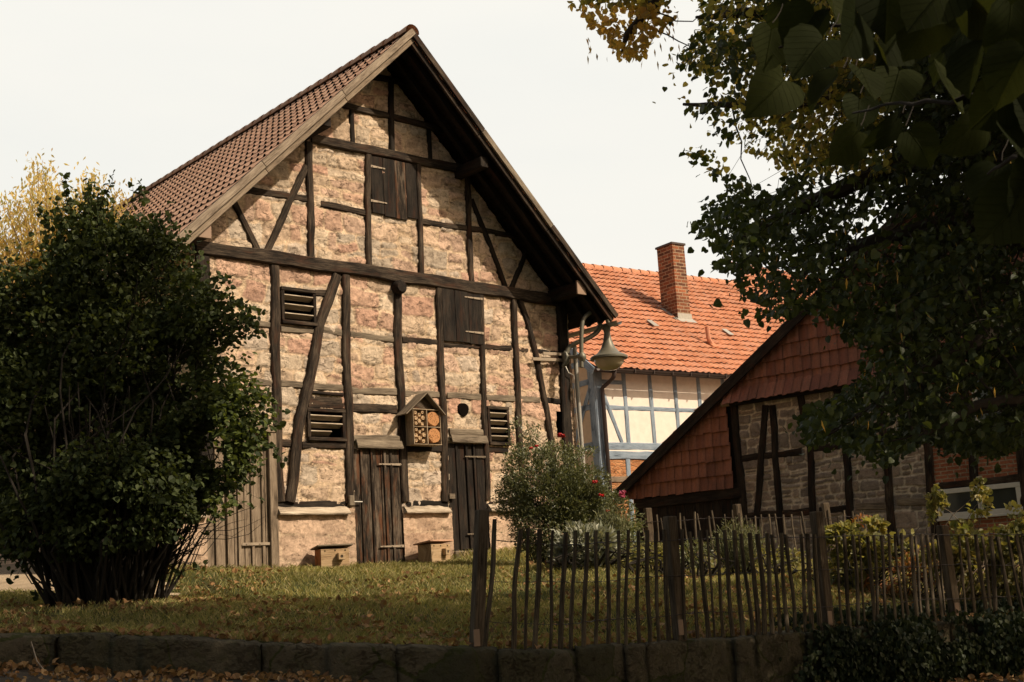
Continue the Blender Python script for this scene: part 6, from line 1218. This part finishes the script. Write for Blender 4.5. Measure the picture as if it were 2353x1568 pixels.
plant('yellow_shrub', 2200, 1400, 15.6, 'tall open shrub with yellow green leaves in front of the wide white window', 'shrub', [lobe(2160, 1185, 15.6, 26, 75), lobe(2215, 1250, 15.6, 60, 50), lobe(2250, 1150, 15.6, 28, 70), lobe(2180, 1290, 15.5, 60, 50), lobe(2300, 1240, 15.6, 50, 40), lobe(2250, 1320, 15.5, 80, 50), lobe(2330, 1200, 15.6, 24, 40)], 5200, (.045, .08), 'yell', 83, (HEART_V, HEART_F), stems=70, stem_r=(.008, .003), clip=.47, nsc=3.6, stemmat='doorgrey')
plant('yellow_shrub', 2350, 1400, 15.4, 'yellow green shrub at the right edge behind the fence', 'shrub', [lobe(2350, 1290, 15.4, 70, 70), lobe(2400, 1230, 15.4, 70, 60), lobe(2330, 1350, 15.3, 60, 40)], 3400, (.045, .08), 'yell', 84, (HEART_V, HEART_F), stems=50, stem_r=(.008, .003), clip=.45, nsc=3.6)
# ---- ivy hanging over the wall at the right
def ivy():
    r = np.random.default_rng(91); N = 24000; x = r.uniform(2.2, 7.2, N); yw = wally(x); dens = np.clip((x - 2.35) / .9, 0, 1) ** 1.4; k = r.random(N) < dens; x, yw = x[k], yw[k]; N = len(x)
    zt = np.interp(x, WX, [p[2] for p in WT]); zb = roadz(x, yw - .4); s_ = r.random(N); face = s_ < .72; t = r.random(N)
    bulge = .10 + .28 * np.clip((x - 2.8) / 2, 0, 1); P = np.zeros((N, 3)); P[:, 0] = x
    P[:, 1] = np.where(face, yw - .12 - bulge * np.sin(np.clip(t, 0, 1) * 2.6), yw + .1 + .7 * t); P[:, 2] = np.where(face, zt - (zt - zb) * t + .04, zt + .03 + .10 * np.sin(t * 3.1))
    P += r.normal(0, .035, P.shape); c = hash_noise(P, 4.5, 3); P = P[c > .33]; face = face[c > .33]
    tip = np.zeros((len(P), 3)); tip[:, 2] = -1.; tip[:, 1] = -.3
    V = np.array([(0, 0, 0), (-.5, .12, .05), (-.2, .42, .0), (0, 1, -.1), (.2, .42, .0), (.5, .12, .05)], float); Fc = np.array([(0, 4, 2, 1), (0, 5, 4, 2), (4, 3, 2, 2)])[:2]; Fc = np.array([(0, 5, 4, 4), (0, 4, 3, 2), (0, 2, 1, 1)])
    o = leaf_mesh('ivy', P, r.uniform(.035, .062, len(P)), M['ivy'], None, HEART_V * np.array([1.15, 1, 1.2]), HEART_F, tip=tip, droop=.6, up=0., rng=r); tag(o, 'dark glossy ivy covering the right end of the low stone wall', 'ivy', kind='stuff')
ivy()
# ---- grass
def barn_local(x, y): dx, dy = x - GB.o.x, y - GB.o.y; return dx * GB.D.x + dy * GB.D.y, -(dx * GB.N.x + dy * GB.N.y)
def grass():
    r = np.random.default_rng(5); N = 210000; x = r.uniform(-7.5, 8, N); t = r.random(N) ** 1.25 * 12.5; y = wally(x) + .12 + t
    u, v = barn_local(x, y); k = ~((v > -.03) & (u > -3.4) & (u < 4.6)) & ~path_keep(x, y) & (np.abs(x) < 1.4 + .47 * y); bare = hash_noise(np.stack([x, y, x * 0], -1), 1.4, 7) + .35 * hash_noise(np.stack([x, y, x * 0], -1), 4., 8)
    k &= (bare > .38) | (r.random(N) < .35); k &= (np.hypot(x - sb[0], (y - sb[1]) * 1.2) > .75); x, y = x[k], y[k]; z = lawnz(x, y) - .01; n = len(x)
    h = r.uniform(.025, .06, n) * (1 + .5 * hash_noise(np.stack([x, y, z * 0], -1), 2.2, 9)); u, v = barn_local(x, y); near = (np.abs(v) < .35) & (u > -3.5) & (u < 4.5); h = np.where(near, h * 1.7, h)
    a = r.random(n) * 6.28; w = r.uniform(.003, .006, n); lean = r.normal(0, .5, (n, 2)) * h[:, None]; c, s = np.cos(a) * w, np.sin(a) * w
    V = np.stack([np.stack([x - c, y - s, z], -1), np.stack([x + c, y + s, z], -1), np.stack([x + lean[:, 0] * .4 + c * .7, y + lean[:, 1] * .4 + s * .7, z + h * .6], -1), np.stack([x + lean[:, 0], y + lean[:, 1], z + h], -1)], 1).reshape(-1, 3)
    b = np.arange(n) * 4; o = npmesh('grass', V, np.stack([b, b + 1, b + 2, b + 3], -1), M['grass']); tag(o, 'short green and yellow grass covering the lawn', 'grass', kind='stuff')
grass()
def litter():
    r = np.random.default_rng(6); N = 9000; x = r.uniform(-6.5, 7.5, N); t = r.random(N) ** 1.6 * 6.5; y = wally(x) + .06 + t; c = hash_noise(np.stack([x, y, x * 0], -1), 1.1, 3); nearb = np.hypot(x - sb[0] - .8, y - sb[1] - .2) < 1.5
    k = (c + .35 * r.random(N) > .62) | nearb | ((t < .5) & (r.random(N) < .5)); x, y, t = x[k], y[k], t[k]; z = lawnz(x, y) + r.uniform(.005, .035, len(x)); P = np.stack([x, y, z], -1)
    N = 3600; x = r.uniform(-6.5, 8, N); dd_ = r.random(N) ** 1.4; y = wally(x) - .16 - dd_ * 1.5; k = (r.random(N) < np.clip(1.15 - dd_, .1, 1)) & ((x < -.8) | (x > 3.2) | (r.random(N) < .35)); x, y = x[k], y[k]; Q = np.stack([x, y, roadz(x, y) + r.uniform(.004, .05, len(x))], -1)
    P = np.concatenate([P, Q]); V = HEART_V * np.array([1.1, 1, 2.6]); o = leaf_mesh('fallen_leaves', P, r.uniform(.03, .072, len(P)), M['litter'], None, V, HEART_F, droop=0., up=2.2, rng=r, jit=1.); 
    tag(o, 'brown and golden fallen leaves scattered on lawn and roadside', 'fallen leaves', kind='stuff')
litter()
# a dry twig lying over the wall
mb = MB(); pts = [aty(72, 1475, 10.8), aty(85, 1520, 10.6), aty(105, 1545, 10.5), aty(130, 1560, 10.4)]; mb.tube(pts, [.004, .006, .006, .004], 6); tag(mb.build('dry_twig', M['doorgrey'], None, True), 'thin dry twig leaning against the low wall at the bottom left', 'twig')
# ---- far trees behind everything, seen from a step aside
# ================================================================== SKY, SUN, CAMERA
W = bpy.data.worlds.new('World'); S.world = W; W.use_nodes = True; t = W.node_tree; t.nodes.clear()
out = t.nodes.new('ShaderNodeOutputWorld'); bg = t.nodes.new('ShaderNodeBackground'); sky = t.nodes.new('ShaderNodeTexSky'); sky.sky_type = 'NISHITA'; sky.sun_disc = False
el = asin(SUN.z); az = atan2(SUN.x, SUN.y); sky.sun_elevation = el; sky.sun_rotation = az; sky.dust_density = 4.; sky.air_density = 1.3
tc = t.nodes.new('ShaderNodeTexCoord'); nz = t.nodes.new('ShaderNodeTexNoise'); nz.inputs['Scale'].default_value = 2.1; nz.inputs['Detail'].default_value = 6; nz.inputs['Roughness'].default_value = .5
mp = t.nodes.new('ShaderNodeMapping'); mp.inputs['Scale'].default_value = (1, 1, 3.); t.links.new(tc.outputs['Generated'], mp.inputs[0]); t.links.new(mp.outputs[0], nz.inputs['Vector'])
rp = t.nodes.new('ShaderNodeValToRGB'); rp.color_ramp.elements[0].position = .3; rp.color_ramp.elements[0].color = (8.7, 8.85, 8.75, 1); rp.color_ramp.elements[1].position = .75; rp.color_ramp.elements[1].color = (9.75, 9.55, 9.1, 1); t.links.new(nz.outputs['Fac'], rp.inputs[0])
sx = t.nodes.new('ShaderNodeSeparateXYZ'); t.links.new(tc.outputs['Generated'], sx.inputs[0])
# thin bright cloud veil in front (north), clearer and darker sky overhead and behind
mr = t.nodes.new('ShaderNodeMapRange'); mr.interpolation_type = 'SMOOTHSTEP'; mr.inputs['From Min'].default_value = .0; mr.inputs['From Max'].default_value = .72; t.links.new(sx.outputs[1], mr.inputs[0])
dk = t.nodes.new('ShaderNodeMix'); dk.data_type = 'RGBA'; dk.blend_type = 'MULTIPLY'; dk.inputs[0].default_value = 1.; dk.inputs[7].default_value = (1.15, .98, .78, 1); t.links.new(sky.outputs[0], dk.inputs[6])
mx = t.nodes.new('ShaderNodeMix'); mx.data_type = 'RGBA'; t.links.new(mr.outputs[0], mx.inputs[0]); t.links.new(dk.outputs[2], mx.inputs[6]); t.links.new(rp.outputs[0], mx.inputs[7])
gz = t.nodes.new('ShaderNodeValToRGB'); gz.color_ramp.elements[0].position = .05; gz.color_ramp.elements[0].color = (1.05, 1.02, .96, 1); gz.color_ramp.elements[1].position = .62; gz.color_ramp.elements[1].color = (.985, .985, .965, 1); t.links.new(sx.outputs[2], gz.inputs[0])
gm = t.nodes.new('ShaderNodeMix'); gm.data_type = 'RGBA'; gm.blend_type = 'MULTIPLY'; gm.inputs[0].default_value = 1.; t.links.new(mx.outputs[2], gm.inputs[6]); t.links.new(gz.outputs[0], gm.inputs[7])
t.links.new(gm.outputs[2], bg.inputs[0]); bg.inputs[1].default_value = .1; t.links.new(bg.outputs[0], out.inputs[0])
ld = bpy.data.lights.new('sun', 'SUN'); ld.energy = 5.; ld.angle = radians(.5); ld.color = (1., .85, .65); lo = bpy.data.objects.new('sun', ld); COL.objects.link(lo); lo.rotation_euler = SUN.to_track_quat('Z', 'Y').to_euler(); lo.location = (20, -5, 20)
cd_ = bpy.data.cameras.new('camera'); cam = bpy.data.objects.new('camera', cd_); COL.objects.link(cam); cd_.sensor_width = 36; cd_.lens = 36 * F / 2353; cd_.clip_end = 2000; cd_.clip_start = .05
cam.matrix_world = Matrix(((RT.x, UP.x, -FW.x, CAM.x), (RT.y, UP.y, -FW.y, CAM.y), (RT.z, UP.z, -FW.z, CAM.z), (0, 0, 0, 1)))
S.camera = cam; S.view_settings.view_transform = 'Standard'; S.view_settings.look = 'None'; S.view_settings.exposure = 0
cd_.dof.use_dof = True; cd_.dof.focus_distance = 19.5; cd_.dof.aperture_fstop = 18.
S.cycles.max_bounces = 6; S.cycles.diffuse_bounces = 3; S.cycles.transmission_bounces = 4
